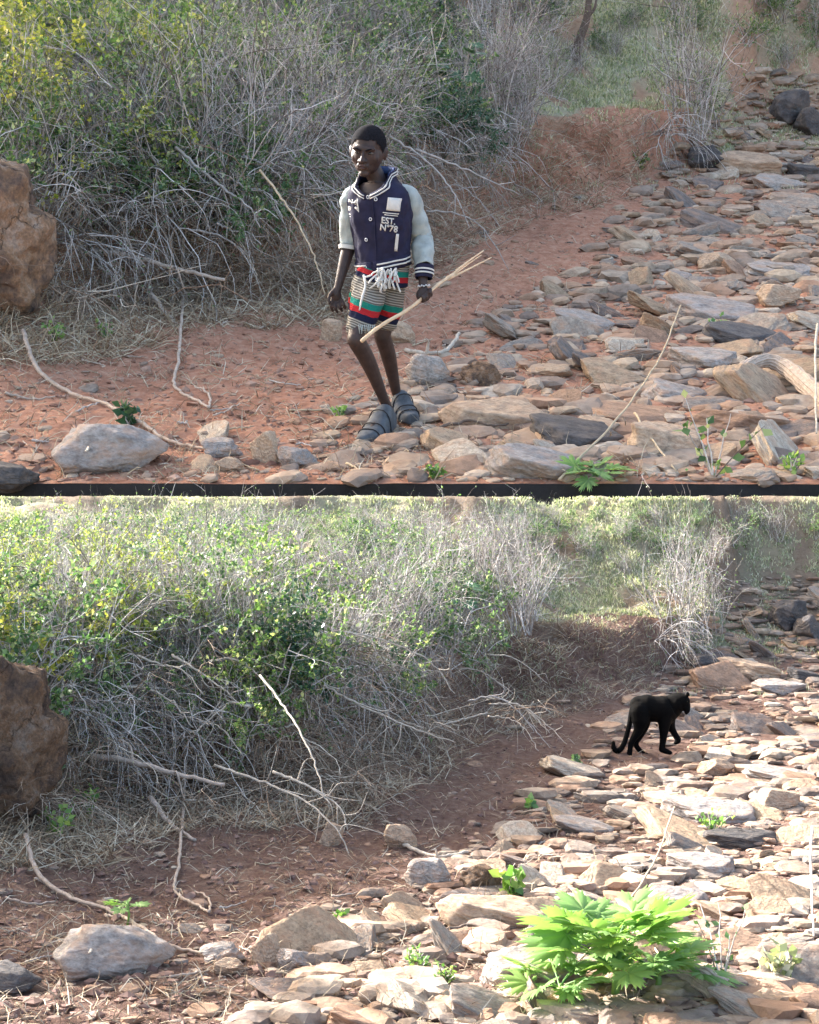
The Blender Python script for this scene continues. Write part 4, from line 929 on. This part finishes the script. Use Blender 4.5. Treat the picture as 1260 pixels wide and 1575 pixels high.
    tag(link('walking_stick', g.mesh('walking_stick', m_simple('peeled wood', (0.62, 0.46, 0.31), 0.6, 0.3, 0.2, 40)), None, FAR.M @ Matrix.Translation(base)), 'peeled pale stick with a split end held in the boy\'s fist', 'stick')
person()

# ------------------------------------------------------------------ the black cat
def leopard():
    pl = NEAR; v0 = -777; Y = pl.g(1000, 1166 + v0).y; base = pl.g(1003, 1163 + v0); Y = base.y
    def J(u, v, dy=0.0):
        q = pl.at(u, v + v0, Y + dy); return np.array([q.x - base.x, dy, q.z - base.z])
    fur, nt, out = mat_new('black fur'); v = obvec(nt)
    bsdf(nt, out, ramp(nt, noise(nt, 30, 4, v), [(0.35, (0.001, 0.001, 0.0012)), (0.7, (0.0022, 0.002, 0.002))]), 0.8, noise(nt, 120, 3, v), 0.4, 0.01, 0.08)
    root = link('black_leopard', None, None, pl.M @ Matrix.Translation(base))
    tag(root, 'black leopard walking away to the right over sunlit stones, tail curled low', 'leopard')
    g = Geo()
    # trunk
    limb(g, [J(982, 1084), J(992, 1086), J(1006, 1090), J(1022, 1091), J(1034, 1087), J(1042, 1083, -.03)], [0.085, 0.115, 0.120, 0.135, 0.118, 0.085], 20, 8)
    ell(g, J(986, 1091), (0.095, 0.10, 0.13)); ell(g, J(1026, 1093), (0.10, 0.10, 0.135)); ell(g, J(1003, 1101), (0.10, 0.08, 0.06))
    limb(g, [J(1034, 1081), J(1042, 1078, -.02), J(1049, 1078, -.04)], [0.085, 0.080, 0.075])
    ell(g, J(1051, 1079, -.05), (0.066, 0.066, 0.066)); ell(g, J(1055, 1086, -.06), (0.046, 0.042, 0.045)); limb(g, [J(1053, 1086, -.06), J(1057, 1092, -.07), J(1056, 1096, -.07)], [0.042, 0.034, 0.022])
    for du, dy in ((1058, -.09), (1047, 0.0)): ell(g, J(du, 1068 + (0 if du > 1050 else 1), dy), (0.020, 0.014, 0.026))
    # hind legs: thigh, hock, shank, paw
    def leg(pts, rad): limb(g, pts, rad, 12, 6)
    leg([J(984, 1094, -.06), J(985, 1110, -.06), J(982, 1124, -.06), J(972, 1141, -.06), J(969, 1156, -.06), J(968, 1163, -.06)], [0.095, 0.085, 0.050, 0.030, 0.026, 0.028]); ell(g, J(970, 1165.5, -.09), (0.032, 0.055, 0.022))
    leg([J(987, 1094, .06), J(989, 1112, .06), J(985, 1128, .06), J(978, 1143, .06), J(983, 1153, .06), J(988, 1158, .06)], [0.09, 0.075, 0.046, 0.030, 0.026, 0.027]); limb(g, [J(986, 1157, .06), J(995, 1162, .05)], [0.026, 0.024])
    # front legs: one planted, one lifted with the wrist folded
    leg([J(1024, 1097, -.05), J(1022, 1115, -.05), J(1021, 1130, -.05), J(1019, 1146, -.05), J(1018, 1152, -.05)], [0.080, 0.060, 0.040, 0.030, 0.030]); limb(g, [J(1018, 1153, -.05), J(1026, 1156, -.06), J(1031, 1158, -.07)], [0.030, 0.028, 0.022])
    leg([J(1029, 1098, .06), J(1031, 1114, .06), J(1035, 1124, .06), J(1041, 1134, .05)], [0.075, 0.050, 0.036, 0.030]); limb(g, [J(1041, 1134, .05), J(1044, 1139, .04), J(1039, 1143, .04)], [0.030, 0.030, 0.020])
    remesh('body', g, fur, 0.009, 5, root)
    g = Geo(); limb(g, [J(977, 1082), J(972, 1095), J(969, 1112, -.02), J(965, 1128, -.03), J(961, 1141, -.04), J(956, 1151, -.05), J(949, 1155, -.06), J(944, 1150, -.06), J(944, 1142, -.06)], [0.034, 0.028, 0.025, 0.024, 0.025, 0.026, 0.027, 0.026, 0.016], 12, 6)
    link('tail', g.mesh('tail', fur), root)
    eye = m_simple('amber eye', (0.05, 0.04, 0.012), 0.4, 0.3, 0.1)
    for du, dy in ((1057, -.105), (1061, -.06)):
        g = Geo(); ell(g, J(du, 1079, dy), (0.005, 0.005, 0.004), None, 2); link('eye', g.mesh('eye', eye), root)
leopard()

# ------------------------------------------------------------------ single branches, roots and plants
def onpath(pl, pts, lift=0.02, r0=0.02, r1=0.006, name='branch', mat=WOOD, label='', cat='branch', n=6, extra=None, wob=0.005, sub=8):
    """pts: (u, v, lift above ground) or (u, v, lift, None)"""
    P = []
    for q in pts:
        p = pl.g(q[0], q[1]); P.append(np.array([p.x, p.y, p.z + (q[2] if len(q) > 2 else lift)]))
    s = spline(P, sub); rg = np.random.default_rng(int(abs(pts[0][0]) * 7 + abs(pts[0][1])))
    s[1:-1] += rg.normal(size=(len(s) - 2, 3)) * wob * 0.5
    g = Geo(); tube(g, s, np.linspace(r0, r1, len(s)), n)
    if extra:
        for (i, du, L_, rr, up) in extra:
            k = int(i * (len(s) - 1)); d_ = np.array([du, -0.2, up]); q = [s[k], s[k] + d_ * L_ * 0.5 + rg.normal(size=3) * 0.02, s[k] + d_ * L_ + rg.normal(size=3) * 0.03]
            tube(g, spline(q, 5), np.linspace(rr, rr * 0.3, 11), 5)
    return tag(link(name, g.mesh(name, mat), None, pl.M), label, cat)
def free(pl, pts, y, r0, r1, name, mat, label, cat, extra=(), n=6):
    """a branch in the air: (u, v, distance) points"""
    P = [np.array(pl.at(q[0], q[1], q[2])) for q in pts]; s = spline(P, 8); rg = np.random.default_rng(int(abs(pts[0][0]) * 3 + len(pts)))
    s[1:-1] += rg.normal(size=(len(s) - 2, 3)) * 0.004
    g = Geo(); tube(g, s, np.linspace(r0, r1, len(s)), n)
    for (i, dx, dz, L_) in extra:
        k = int(i * (len(s) - 1)); d_ = np.array([dx, -0.15, dz]); q = [s[k], s[k] + d_ * L_ * 0.5 + rg.normal(size=3) * 0.03, s[k] + d_ * L_ + rg.normal(size=3) * 0.05]
        tube(g, spline(q, 5), np.linspace(r0 * 0.5, r0 * 0.15, 11), 4)
    return tag(link(name, g.mesh(name, mat), None, pl.M), label, cat)
def roots(pl):
    b = not pl.near; W_ = 'in the boy\'s gully' if b else 'in the cat\'s gully'; dv = 0 if b else 4
    onpath(pl, [(38, 540, .12), (58, 575, .03), (110, 610), (165, 628), (215, 655), (255, 682), (300, 694), (345, 700)], 0.02, 0.014, 0.006, 'root', WOOD, 'long bare root snaking from the left bank past the oval boulder ' + W_, 'root')
    onpath(pl, [(285, 420, .25), (283, 470, .10), (278, 520, .04), (275, 560, .03), (268, 592, .02), (280, 610), (305, 622), (322, 632), (320, 610), (300, 600)], 0.02, 0.012, 0.005, 'root', WOOD, 'thin hanging root dropping to a hook on the red slope ' + W_, 'root')
    y = pl.g(240, 470).y
    free(pl, [(120, 384, y), (175, 390, y - .1), (230, 402, y - .2), (290, 418, y - .3), (345, 430, y - .4)], 0, 0.026, 0.012, 'dead_branch', WOOD, 'thick dead branch lying level across the twig heap ' + W_, 'branch', ((.4, -.2, .5, .25), (.7, .2, -.5, .3)))
    free(pl, [(230, 450, y - .2), (262, 490, y - .5), (300, 515, y - .8)], 0, 0.020, 0.012, 'dead_branch', WOOD, 'short broken branch stub slanting down out of the bank ' + W_, 'branch')
    y = pl.g(500, 520).y
    free(pl, [(400, 262, y + .8), (430, 300, y + .5), (462, 350, y + .2), (485, 400, y), (500, 452, y - .1)], 0, 0.009, 0.004, 'dead_branch', STRAW if b else PALEW, 'straight pale stem leaning down the bank left of the boy' if b else 'straight white stem leaning down the middle of the shaded bank', 'branch')
    y2 = pl.g(560, 470).y
    if not b:
        for k, (pts, lb) in enumerate([
            ([(436, 160, 10.6), (452, 190, 10.4), (462, 230, 10.2), (470, 300, 10), (480, 330, 9.9)], 'bent pale branch hanging below the dark green leaves at the bank centre'),
            ([(440, 172, 10.6), (500, 190, 10.8), (580, 205, 11), (660, 240, 11.4), (700, 290, 11.4)], 'long pale branch arching right over the shaded red slope'),
            ([(470, 260, 10.2), (520, 290, 10.1), (580, 320, 10), (640, 345, 10), (700, 365, 10.4)], 'low pale branch sweeping right above the shaded slope'),
            ([(330, 400, 9.0), (400, 425, 8.8), (460, 450, 8.6), (510, 490, 8.4), (540, 540, 8.3)], 'pale forked branch reaching down to the sunny patch on the slope'),
            ([(420, 410, 8.8), (470, 430, 8.7), (520, 462, 8.6), (535, 500, 8.5)], 'thin curved pale branch beside the forked one on the shaded slope'),
            ([(265, 230, 9.6), (300, 252, 9.5), (340, 280, 9.4), (372, 310, 9.3)], 'white straight branch in the leaves right of the yellow bush')]):
            free(pl, pts, 0, 0.011, 0.004, 'pale_branch', PALEW, lb, 'branch', ((.3, .3, .5, .35), (.5, .2, -.6, .45), (.7, -.2, -.7, .35), (.85, .5, .1, .3), (.4, .6, -.2, .5), (.6, .5, .4, .3)))
    else:
        for k, (pts, lb) in enumerate([
            ([(440, 170, 10.6), (458, 215, 10.4), (464, 262, 10.2), (470, 330, 10)], 'bent grey branch hanging behind the boy\'s shoulder at the left'),
            ([(600, 210, 11.6), (660, 250, 11.4), (700, 300, 11.2), (722, 350, 11.1)], 'long grey branch arching down right of the boy\'s shoulder'),
            ([(640, 230, 12), (720, 262, 12), (800, 300, 12)], 'straight grey branch slanting right behind the boy'),
            ([(270, 226, 9.6), (310, 262, 9.5), (345, 290, 9.4), (385, 320, 9.2), (400, 350, 9.1)], 'curved grey branch in the green leaves left of the boy')]):
            free(pl, pts, 0, 0.013, 0.004, 'grey_branch', TWIG, lb, 'branch', ((.3, .3, .5, .3), (.5, .2, -.6, .4), (.7, -.2, -.7, .3), (.85, .5, .1, .3)))
    rq = random.Random(50 + pl.near)
    for k in range(24):
        u, v = rq.uniform(180, 760), rq.uniform(120, 360); q = pl.g(u, v + 60); y = q.y - 0.3; sg = 1 if rq.random() < 0.75 else -1; L_ = rq.uniform(60, 130)
        pts = [(u, v, y), (u + sg * L_ * .35, v + rq.uniform(-8, 14), y - .05), (u + sg * L_ * .7, v + L_ * .22, y - .15), (u + sg * L_, v + L_ * rq.uniform(.4, .75), y - .3)]
        o = free(pl, pts, 0, rq.uniform(0.006, 0.011), 0.003, 'arching_branch', PALEW if not b and rq.random() < .7 else TWIG, 'x', 'branch', ((.3, .3 * sg, .5, .25), (.5, .2, -.6, .35), (.7, .3 * sg, -.5, .3), (.85, .5 * sg, .1, .2), (.6, .4 * sg, .3, .3)))
        AUTO[pl.near].append((o, 'arching bare branch', u + sg * L_ / 2, v + 20, 'bare branches arching off the bank ' + W_))
    # small sticks on the ground
    if b:
        onpath(pl, [(624, 543, .02), (645, 547, .02), (668, 548, .02), (690, 543, .03), (706, 531, .08)], .02, 0.016, 0.012, 'forked_stick', PALEW, 'white forked stick lying on the earth right of the boy\'s knees', 'stick', extra=((.4, -.1, .12, .013, 1.0),))
    else:
        onpath(pl, [(620, 527, .03), (650, 540, .02), (685, 545, .02), (720, 541, .03)], .02, 0.014, 0.010, 'bent_stick', PALEW, 'bent pale stick lying above the round dark boulder in the shade', 'stick', extra=((.6, .2, .08, .009, 1.0),))
    g = Geo(); P = [np.array(pl.g(u, v)) + (0, 0, l) for u, v, l in (((1124, 612, .10), (1145, 598, .13), (1175, 592, .14), (1210, 600, .12), (1245, 620, .08), (1300, 655, .03)) if b else ((975, 752, .06), (1010, 738, .08), (1060, 745, .06), (1110, 760, .02)))]
    s = spline(P, 8); r = np.linspace(0.022, 0.055, len(s)) * (1 + 0.08 * np.sin(np.arange(len(s)) * 1.7)); tube(g, s, r, 14)
    for k in range(14): a = k / 14 * 6.28; t, aa, bb = frames(s); tube(g, s + (r * 0.98)[:, None] * (math.cos(a + .1) * aa + math.sin(a + .1) * bb), 0.004 + 0.002 * (k % 3), 5)
    tag(link('log', g.mesh('log', WOOD), None, pl.M), 'curved grey log with stringy bark at the right edge of the boy\'s bed' if b else 'pale fibrous log end under the jagged leaved plant', 'log')
    for k, (pts, m_, lb) in enumerate([
        ([(8, 608), (50, 618), (85, 614)], WOOD, 'short crooked stick on the red earth at the far left ' + W_),
        ([(140, 696, .02), (139, 725, .1), (137, 745, .14)], PALEW, 'small pale upright stick in front of the oval boulder ' + W_),
        ([(660, 672, .03), (720, 660, .04), (760, 664, .03), (800, 655, .02)], BARK, 'thin dark twig across the large tan slab ' + W_),
        ([(445, 636), (490, 634), (535, 628)], STRAW, 'straight pale straw left of the boy\'s ankles' if b else 'straight pale straw on the sunlit patch of the slope'),
        ([(860, 745, .02), (950, 690, .15), (1010, 640, .3), (1040, 590, .45)], STRAW, 'long pale grass stem leaning up over the stones at right ' + W_),
        ([(975, 660, .08), (1000, 690, .05), (1040, 735, .03)], STRAW, 'crossed pale stem under the thin leafy shoot ' + W_),
        ([(1252, 560, .25), (1249, 620, .2), (1253, 700, .1)], PALEW, 'thin white upright stem at the right edge ' + W_)]):
        onpath(pl, pts, 0.015, 0.009 if m_ is not STRAW else 0.006, 0.004, 'twig', m_, lb, 'twig')
    rg = random.Random(31 + pl.near)
    for k in range(26):
        v = rg.uniform(500, 735); u = rg.uniform(10, min(float(bed_u(v)) + 120, 1000)); L_ = rg.uniform(12, 55) * (v / 620); a = rg.uniform(-0.6, 0.6)
        p0 = (u, v); o = onpath(pl, [p0, (u + L_ * .5 * math.cos(a) + rg.uniform(-4, 4), v + L_ * .35 * math.sin(a) + rg.uniform(-3, 3)), (u + L_ * math.cos(a), v + L_ * .7 * math.sin(a))], 0.012, rg.uniform(0.004, 0.008), 0.003, 'twig', rg.choice([WOOD, TWIG, STRAW]), 'x', 'twig', 5)
        AUTO[pl.near].append((o, 'loose dry twig', u + L_ / 2, v, 'twigs scattered on the earth ' + W_))
    # dead leaning trunk on the far slope, dark leaved shoot and its stem
    if b:
        P0 = pl.g(885, 92); g = Geo(); pts = [np.array(P0), np.array(P0) + (.05, 0, .25), np.array(P0) + (.14, 0, .55), np.array(P0) + (.17, .05, .9)]; s = spline(pts, 6); tube(g, s, np.linspace(0.075, 0.04, len(s)), 9)
        dt = link('dead_tree', None, None, pl.M); link('trunk', g.mesh('trunk', BARK), dt); g = Geo(); tube(g, spline([s[12], s[12] + (.1, 0, .12), s[12] + (.13, .02, .35)], 6), [.03, .01], 7); link('limb', g.mesh('limb', BARK), dt)
        tag(dt, 'leaning dead grey tree trunk on the far grassy slope top', 'dead tree')
def big_leaf(g, base, dirv, L, wid, lobes, rg, curl=0.35, tooth=0.35):
    """a palmate, toothed, drooping leaf"""
    d = np.array(dirv, float); d /= np.linalg.norm(d); side = np.cross(d, (0, 0, 1)); side /= np.linalg.norm(side) + 1e-9; up = np.cross(side, d)
    ro = rg.normal() * 0.35; side, up = side * math.cos(ro) + up * math.sin(ro), up * math.cos(ro) - side * math.sin(ro)
    nl = 2 * lobes + 1; n = nl * 10; th = np.linspace(-2.75, 2.75, n + 1); ph = (th + 2.75) / 5.5 * nl
    lob = np.abs(np.sin(ph * math.pi)) ** 0.75; tt = 1 - 0.22 * (np.arange(n + 1) % 2) - 0.12 * rg.random(n + 1)
    env = (0.42 + 0.58 * np.cos(th / 2) ** 2); r = L * 0.62 * env * (0.56 + 0.44 * lob) * tt
    asp = 0.75 + wid
    rings = []
    for f in (0.0, 0.35, 0.7, 1.0):
        x, y = r * f * np.cos(th) + L * 0.30, r * f * np.sin(th) * asp
        fold = 0.18 * L * np.abs(np.sin(ph * math.pi)) * f * (1 - 0.6 * f); q = x / L
        rings.append(base + d * (x[:, None]) + side * y[:, None] + up * (fold * 0.6 - curl * L * q * q * 0.8 - 0.25 * curl * (y / L) ** 2 * L)[:, None])
    v = np.concatenate(rings); m = n + 1; i = np.arange(n)
    g.add(v, np.vstack([np.stack([k * m + i, k * m + i + 1, (k + 1) * m + i + 1, (k + 1) * m + i], -1) for k in (0, 1, 2)]))
    g.add(np.array([base - side * .004, base + side * .004, base + d * L * 0.32 + side * .003 - up * curl * L * 0.07, base + d * L * 0.32 - side * .003 - up * curl * L * 0.07]), [[0, 1, 2, 3]])
def rosette(pl, u, v, size, nleaf, label, name='leafy_plant', mat=LEAF_B, stem=0.25, lobes=4, wid=0.24, up=0.5, seed=1, rise=0.0, cat='plant'):
    rg = np.random.default_rng(seed); p = pl.g(u, v); root = link(name, None, None, pl.M @ Matrix.Translation(p)); tag(root, label, cat)
    g = Geo(); st = np.array([0, 0, 0.0]); top = np.array([0, 0, rise])
    tube(g, [st - (0, 0, .02), top * .5 + (0.01, 0, 0), top + (0, 0, .01)], [size * .05, size * .04, size * .03], 7); lv = []
    for k in range(nleaf):
        a = k * 2.4 + rg.uniform(-.3, .3); el = up * rg.uniform(0.2, 1.5); b0 = top * rg.uniform(0.5, 1) ; d = np.array([math.cos(a), math.sin(a), el]); d /= np.linalg.norm(d)
        e = b0 + d * size * stem; tube(g, [b0, (b0 + e) / 2 + (0, 0, .02 * size), e], [size * .02, size * .016, size * .012], 6, False)
        lg = Geo(); dd = d.copy(); dd[2] *= 0.55; big_leaf(lg, e, dd, size * rg.uniform(0.6, 1.05), size * wid * rg.uniform(0.8, 1.2), lobes, rg, rg.uniform(0.1, 0.55)); lv.append(lg)
    link('stem', g.mesh('stem', LEAF_B), root)
    for lg in lv: link('leaf', lg.mesh('leaf', mat), root)
    return root
def weed(pl, u, v, h, label, seed, mat=LEAF_B, n=9, ls=0.035, lean=(0, 0)):
    rg = np.random.default_rng(seed); p = pl.g(u, v); root = link('weed', None, None, pl.M @ Matrix.Translation(p)); tag(root, label, 'weed'); g = Geo(); L = Geo(); tips = []
    for _ in range(n):
        d = np.array([rg.normal() * .45 + lean[0], rg.normal() * .45 + lean[1], 1]); d /= np.linalg.norm(d); l = h * rg.uniform(.6, 1.05); pts = np.array([d * l * t + (0, 0, 0.05 * l * math.sin(t * 3)) + rg.normal(size=3) * 0.006 * t for t in np.linspace(0, 1, 6)])
        tube(g, pts, np.linspace(.004, .0015, 6), 4, False); tips.append(pts)
    leaves(rg, L, tips, 7, ls, 0.7); link('stem', g.mesh('stem', TWIG), root); link('foliage', L.mesh('foliage', mat), root)
def plants(pl):
    b = not pl.near
    if b:
        rosette(pl, 915, 737, 0.17, 14, 'broad scalloped green leaves rising at the bottom edge of the boy\'s bed', up=0.35, wid=0.34, seed=4, rise=0.03)
        weed(pl, 163, 322 + 200, .12, 'small green weed on the bank face above the boy\'s red slope', 2)
        weed(pl, 84, 528, .16, 'small leafy weed under the rust brown boulder', 3)
        weed(pl, 198, 655, .10, 'low dark leaved seedling just right above the oval grey boulder', 4, LEAF_D, 6, .06)
        weed(pl, 1108, 512, .12, 'small green weed above the dark grey slab in the boy\'s bed', 5, LEAF_B, 10)
        weed(pl, 1098, 738, .42, 'thin brown shoot with small round leaves low right in the boy\'s bed', 6, LEAF_G, 5, .045, (-.05, 0))
        weed(pl, 670, 735, .06, 'patch of tiny green weeds at the bottom edge right of the boy\'s shoes', 7, LEAF_B, 14, .025)
        weed(pl, 524, 640, .07, 'tiny green sprig left of the boy\'s shoes', 8, LEAF_B, 4); weed(pl, 1215, 730, .10, 'small bright weed at the bottom right corner of the boy\'s bed', 9, LEAF_B, 8)
        weed(pl, 985, 225 + 35, .25, 'green sprig at the bank corner left of the tall leafless shrub, boy\'s gully', 10, LEAF_G, 9, .05)
    else:
        # the big jagged plant, low right
        p = pl.g(935, 752); rg = np.random.default_rng(12)
        rosette(pl, 945, 760, 0.36, 34, 'big bright green plant with jagged leaves filling the low right corner', up=1.1, wid=0.30, seed=12, rise=0.19, stem=0.32, lobes=3)
        rosette(pl, 1010, 752, 0.30, 18, 'smaller jagged leaved plant against the right side of the big one', up=0.6, wid=0.34, seed=19, rise=0.10, stem=0.3)
        rosette(pl, 862, 766, 0.26, 12, 'jagged leaved plant cut by the bottom edge left of the big one', up=0.5, wid=0.32, seed=23, rise=0.06, stem=0.3)
        rosette(pl, 195, 648, 0.135, 7, 'single star leaved seedling standing behind the oval boulder in shade', up=0.3, wid=0.42, seed=5, rise=0.11, lobes=3, stem=0.25, name='seedling', mat=LEAF_B)
        weed(pl, 85, 515, .28, 'leafy green weed at the foot of the huge dark boulder in the shade', 13, LEAF_B, 12, .055); weed(pl, 135, 490, .26, 'leafy weed right of the one at the huge dark boulder', 14, LEAF_B, 9, .05)
        weed(pl, 60, 470 - 40, .3, 'broad leaved weed hanging over the right side of the huge dark boulder', 24, LEAF_G, 10, .07)
        weed(pl, 1098, 510, .20, 'bright green weed growing among the sunlit slabs at right', 15, LEAF_B, 14, .04)
        weed(pl, 783, 600, .16, 'broad leaved green weed right of the dark round boulder in half shade', 16, LEAF_B, 6, .08)
        weed(pl, 523, 650, .09, 'tiny bright weed on the sunlit edge of the slope left of the stones', 17, LEAF_B, 6)
        weed(pl, 640, 722, .12, 'spreading feathery green weed at the bottom left of the big slab', 18, LEAF_B, 26, .022, (.15, -.4)); weed(pl, 690, 738, .10, 'second feathery green weed at the bottom beside the big slab', 20, LEAF_B, 20, .022, (-.1, -.3))
        weed(pl, 1110, 745, .38, 'thin shoot with small round leaves right of the jagged plants', 21, LEAF_G, 6, .03); weed(pl, 1200, 735, .16, 'pale grassy weed at the lower right edge', 22, GRASS, 16, .05)
        weed(pl, 887, 405, .12, 'dark weed left of the black cat\'s hind paws', 25, LEAF_G, 8, .05); weed(pl, 1075, 275, .16, 'green sprig just above the black cat\'s head', 26, LEAF_B, 9, .04); weed(pl, 815, 470, .10, 'pale two leaved sprout lit on the dark red slope', 27, LEAF_B, 3, .07)
    # shoot with big dark lobed leaves high in the brush
    P = pl.g(690, 262 if b else 250); d = 0
    rg = np.random.default_rng(9); root = link('dark_leaved_shrub', None, None, pl.M @ Matrix.Translation(P)); tag(root, 'shrub with large glossy dark leaves in the pale twigs ' + ('above the boy' if b else 'above the shaded bank'), 'shrub'); g = Geo(); lv = []; top = 1.45 if b else 1.05
    for k in range(7):
        a = rg.uniform(-.8, .4); tp = np.array([a * .9, rg.uniform(-.3, .1), top * rg.uniform(.7, 1.0)]); pts = spline([(0, 0, -.03), tp * .5 + (0, 0, .1), tp], 6); tube(g, pts, np.linspace(.012, .005, 13), 5)
        for j in range(9):
            q = pts[int(rg.uniform(5, 12))]; lg = Geo(); big_leaf(lg, q, (rg.normal(), rg.normal() * .6 - .3, rg.normal() * .4), rg.uniform(.13, .26), .045, 3, rg, .4); lv.append(lg)
    link('stem', g.mesh('stem', TWIG), root)
    for lg in lv: link('leaf', lg.mesh('leaf', LEAF_D), root)
for _p in (FAR, NEAR): roots(_p); plants(_p)

# ------------------------------------------------------------------ one label for each of the repeats: what it is and which landmark it is next to
MARKS = {False: [(566, 232, "the boy's head"), (590, 350, "the boy's jacket"), (570, 470, "the boy's striped wrap"), (595, 650, "the boy's shoes"), (0, 390, 'the rust brown boulder'), (158, 690, 'the oval grey boulder'),
    (772, 625, 'the large tan slab'), (815, 700, 'the layered grey slab'), (1034, 664, 'the big brown slab'), (1092, 467, 'the long tilted slab'), (1094, 547, 'the curved grey slab'), (905, 490, 'the uppermost bed slab'),
    (1105, 404, 'the egg shaped stone'), (1180, 610, 'the curved log'), (1205, 413, 'the striated slab'), (1213, 174, 'the black angular boulder'), (1160, 246, 'the brown water worn slab'), (1052, 120, 'the tall leafless shrub'),
    (408, 681, 'the finger shaped stone'), (665, 540, 'the white forked stick'), (690, 90, 'the dark glossy shrub'), (895, 60, 'the leaning dead trunk'), (230, 400, 'the level dead branch'), (450, 330, 'the leaning pale stem'), (110, 160, 'the yellow leaves'), (300, 60, 'the top left brush'), (1230, 720, 'the lower right corner'), (820, 300, 'the grassy bank edge')],
 True: [(1015, 330, 'the black cat'), (950, 370, "the cat's tail"), (0, 395, 'the huge dark boulder'), (158, 690, 'the sunlit oval boulder'), (195, 620, 'the star leaved seedling'), (940, 660, 'the jagged leaved plant'), (772, 625, 'the large tan slab'),
    (1130, 690, 'the thin leafy shoot'), (1098, 500, 'the bright weed'), (1094, 547, 'the rounded sunlit slab'), (905, 490, 'the slab by the shade edge'), (1205, 413, 'the striated slab'), (1213, 174, 'the upstream angular boulder'),
    (1160, 246, 'the wide sunlit slab'), (1052, 120, 'the tall leafless shrub'), (408, 681, 'the finger shaped stone'), (666, 573, 'the round dark boulder'), (665, 540, 'the bent stick'), (690, 90, 'the glossy leaved shrub'), (450, 250, 'the bent pale branch'), (230, 400, 'the level dead branch'),
    (110, 160, 'the yellow leaves'), (300, 60, 'the top left brush'), (470, 470, 'the forked pale branch'), (1230, 720, 'the lower right corner'), (820, 300, 'the grassy bank edge')]}
def autolabel(near):
    where = "boy's gully" if not near else "cat's gully"; bk = {}
    for o, noun, u, v, grp in AUTO[near]:
        mu, mv, mk = min(MARKS[near], key=lambda m: (m[0] - u) ** 2 + ((m[1] - v) * 1.3) ** 2)
        du, dv = u - mu, (v - mv) * 1.3; di = 'by'
        if math.hypot(du, dv) > 22:
            a = math.degrees(math.atan2(-dv, du)) % 360
            di = ['right of', 'above right of', 'above', 'above left of', 'left of', 'below left of', 'below', 'below right of'][int((a + 22.5) // 45) % 8]
        bk.setdefault((noun, di, mk), []).append((u, v, o, grp))
    ords = ['leftmost', 'second from left', 'third from left', 'fourth from left', 'fifth from left', 'sixth from left', 'seventh from left', 'eighth from left', 'ninth from left', 'tenth from left', 'eleventh from left', 'twelfth from left']
    for (noun, di, mk), L in bk.items():
        L.sort(key=lambda q: q[0])
        tail = '' if mk.startswith("the boy") or 'cat' in mk else ', ' + where
        for i, (u, v, o, grp) in enumerate(L):
            od = f', {ords[i]}' if len(L) > 1 and i < len(ords) else ''; nn = noun.split()
            while len((' '.join(nn) + f' {di} {mk}{tail}{od}').split()) > 16 and len(nn) > 1: nn.pop(0)
            o['label'] = ' '.join(nn) + f' {di} {mk}{tail}{od}'; o['group'] = grp
autolabel(False); autolabel(True)
